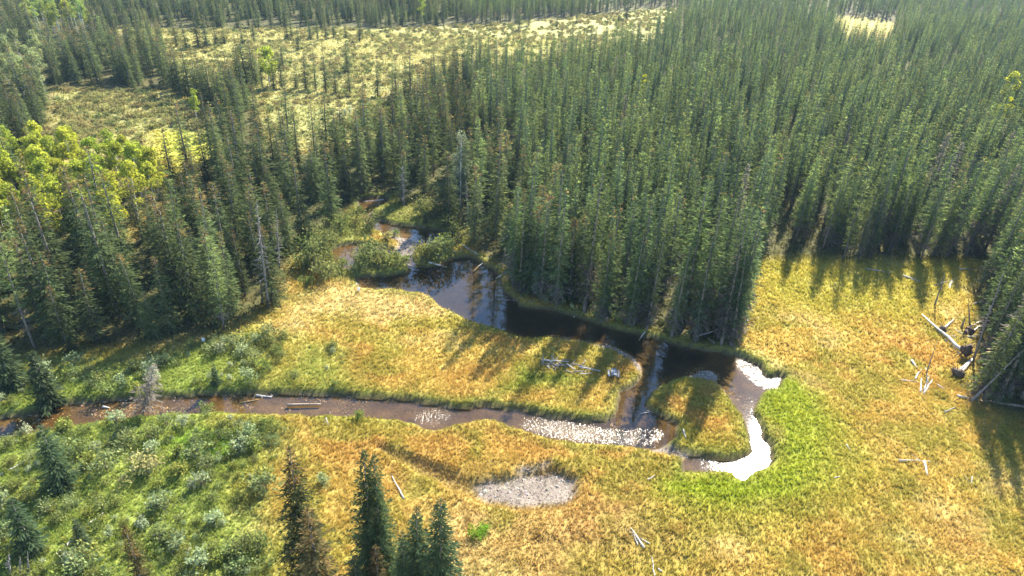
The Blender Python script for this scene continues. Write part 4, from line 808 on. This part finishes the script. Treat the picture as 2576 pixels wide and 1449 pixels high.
# the log pile beside the picnic table (zoom window coordinates -> view pixels)
def zp(x, y): return ((2050 + x / 5.573) * .63889, (1300 + y / 5.573) * .63889)
pile = [((450,690),(1060,720),.16,.3), ((520,760),(1180,790),.17,.15), ((760,830),(1180,780),.14,.4), ((1280,830),(1750,905),.17,.2), ((1180,800),(1460,850),.12,.5), ((700,800),(780,890),.15,.1), ((580,790),(640,850),.14,.1), ((970,910),(1180,950),.15,.1), ((1180,930),(1500,900),.14,.15), ((1290,970),(1560,950),.12,.1), ((900,700),(1080,680),.1,.4), ((840,760),(1000,860),.12,.35), ((1000,780),(1200,900),.13,.3), ((620,720),(860,870),.13,.3), ((1130,760),(1240,650),.09,.3), ((1350,780),(1430,680),.08,.3)]
PLB = 'weathered grey log jumbled in the driftwood pile near the picnic table'
for i, (a, b, r, lf) in enumerate(pile): log(zp(*a), zp(*b), r, PLB, lift=(lf, lf * .7), stubs=5, group='logs of the driftwood pile', mat='dead' if i % 3 else 'log')
def branchy(p0, hgt, seed, label):
    q_ = px([p0])[0]; rng = np.random.default_rng(seed); T = Tubes(); e = bpy.data.objects.new('dead_branches', None); COLL.objects.link(e); e.location = (*q_, float(hz(*q_)))
    for _ in range(14):
        a = rng.uniform(0, 6.28); d_ = np.array([math.cos(a) * .5, math.sin(a) * .5, 1]) * hgt * rng.uniform(.5, 1); T.tube([[0, 0, -.1], d_ * .5 + rng.normal(0, .1, 3), d_], [.05, .03, .008], 4, False)
    obj('branch', T.mesh('dead_branches', MAT['log']), e); tag(e, label, 'branches')
branchy(zp(750, 700), 1.7, 5, 'upright spray of bleached bare branches on the driftwood pile')
sp_ = zp(480, 770); q_ = px([sp_])[0]; place('snag', 'dead_stump', snag_mesh(601, 2.4, .22, 6, .5), q_[0], q_[1], 0, 1, 'jagged dark upright stump at the end of the driftwood pile', 'stump', names=('trunk', 'branches'))
def snag(base_, tip_, nbr, blen, r, label, seed, z0=.25, name='dead_tree', hgt=None, crown=None):
    q_ = px([base_])[0]; b0 = np.array([*q_, float(hz(*q_))])
    ub, vb, dp = proj(b0[:1], b0[1:2], b0[2:])                      # lean in the plane through base facing the camera
    dd = np.linalg.norm(b0 - [0, 0, CAM_H]); tp = np.asarray(tip_, float)
    ray = (tp[0] - 1288) * RGT - (tp[1] - 724.5) * UPV + PF * FWD; ray /= ray[1]; tipw = np.array([0, 0, CAM_H]) + ray * (b0[1] + .0)
    d_ = tipw - b0; L = np.linalg.norm(d_); parts = snag_mesh(seed, L, r, nbr, blen, z0)
    e = bpy.data.objects.new(name, None); COLL.objects.link(e); e.location = b0; e.rotation_mode = 'QUATERNION'; e.rotation_quaternion = Vector(d_).to_track_quat('Z', 'Y'); tag(e, label, 'dead tree')
    obj('trunk', parts[0], e); obj('branches', parts[1], e)
    if crown is not None: c = obj('dead_crown', crown, e); c.scale = (L / 8,) * 3
    return e
snag((677,773),(645,505),70,2.2,.26,'tall bare grey dead spruce with spreading lower limbs at the stand edge',611,.12)
snag((703,672),(694,525),50,1.2,.2,'slim bare grey snag behind the tall dead spruce',612,.1)
snag((660,760),(650,560),55,1.3,.2,'grey half-dead snag beside the tall dead spruce',613,.2)
snag((1016,520),(1012,418),60,2.0,.24,'bare grey branching snag above the upstream shrubs',614,.2)
snag((2351,770),(2377,690),16,.8,.16,'dark leaning snag alone in the meadow corner',615,.5)
snag((2330,940),(2357,858),6,.3,.11,'thin dark leaning pole above the bleached jumble',616,.5)
snag((2447,908),(2525,690),40,1.0,.2,'tall leaning grey snag at the front of the stand',617,.3)
snag((2440,819),(2436,752),10,.4,.18,'pale broken snag between root plates and stand',618,.5)
snag((2419,823),(2430,792),5,.3,.22,'short dark broken trunk among the root plates',619,.5)
snag((2439,1014),(2576,880),14,.6,.2,'strongly leaning grey trunk across the front of the stand',620,.4)
snag((72,1452),(69,1388),3,.3,.13,'tall white broken stake on the shrub slope',621,.6); snag((53,1452),(50,1400),3,.3,.11,'white stake second from the fallen grey log',622,.6); snag((190,1452),(188,1412),3,.3,.11,'short white stake under the tiny spruce',623,.6); snag((26,1452),(22,1395),14,.6,.09,'charred thin stick with twigs on the shrub slope',624,.4)
snag((1180,560),(1172,455),40,1.1,.17,'grey dead spruce inside the forest behind the upstream pool',625,.2)
DCR = spruce(650, 8, 1.7, .15, 20, 0, .8, base=(.15, .135, .115), sz=.62, ragged=.3)[1]
snag((355,1030),(388,918),60,1.3,.2,'grey dead spruce leaning over the stony creek',626,.2,crown=DCR)

# ------------------------------------------------------------------ picnic table and marker posts
def box(lo, hi):
    (a, b, c), (d_, e_, f) = lo, hi; V = np.array([(x, y, z) for z in (c, f) for y in (b, e_) for x in (a, d_)]); return V, np.array([(0, 2, 3, 1), (4, 5, 7, 6), (0, 1, 5, 4), (2, 6, 7, 3), (0, 4, 6, 2), (1, 3, 7, 5)])
q_ = px([(1543, 944)])[0]; pt = bpy.data.objects.new('picnic_table', None); COLL.objects.link(pt); pt.location = (*q_, float(hz(*q_)) + .1); pt.rotation_euler = (0, 0, math.radians(-4)); tag(pt, 'grey picnic table with two benches standing by the driftwood pile', 'picnic table')
def slab(nm, lo, hi, mat): obj(nm, mesh(nm, *box(lo, hi), MAT[mat]), pt)
for i in range(4): slab('table_plank', (-.42 + i * .215, -.95, .72), (-.42 + i * .215 + .2, .95, .77), 'plank')
for s in (-1, 1):
    for i in range(2): slab('bench_plank', (s * .78 - .15 + i * .155, -.95, .42), (s * .78 - .15 + i * .155 + .145, .95, .46), 'plank')
for y in (-.65, .65):
    slab('cross_beam', (-.9, y - .04, .35), (.9, y + .04, .416), 'steel'); slab('top_beam', (-.4, y - .035, .65), (.4, y + .035, .717), 'steel')
    for s in (-1, 1):
        T = Tubes().tube([[s * .62, y, -.2], [s * .25, y, .68]], [.045, .045], 6); obj('leg', T.mesh('table_leg', MAT['steel']), pt)
for a, b, lb in [(903,733,'small white marker post in straw grass beside the blue pond'), (513,862,'small white marker post at the shaded edge of the spruce stand')]:
    q_ = px([(a, b)])[0]; e = bpy.data.objects.new('marker_post', None); COLL.objects.link(e); e.location = (*q_, float(hz(*q_))); tag(e, lb, 'marker post')
    obj('post', Tubes().tube([[0, 0, -.2], [0, 0, .7]], [.05, .05], 6).mesh('marker_post', MAT['white']), e); obj('panel', mesh('marker_panel', *box((-.26, -.055, .45), (.26, -.025, 1.1)), MAT['white']), e)

# ------------------------------------------------------------------ haze
hv, hf = box((-2900, -190, -3.0), (3100, 4400, 74)); hm, nt, o_ = newmat('haze')
pv = nd(nt, 'ShaderNodeVolumePrincipled', Density=.00006, Anisotropy=.0); pv.inputs['Color'].default_value = (.45, .70, 1, 1); nt.links.new(pv.outputs[0], o_.inputs['Volume'])
obj('haze', mesh('haze', hv, hf, hm), kind='stuff', label='pale blue haze over the valley', category='haze')
print('TREES', n, 'single', int(single.sum()), 'grass tris', GT, 'stones', m_, 'shrubs', cnt, 'aspens', len(apos), 'scrub', len(wx_), 'under', len(ux), 'grid', XX.shape)
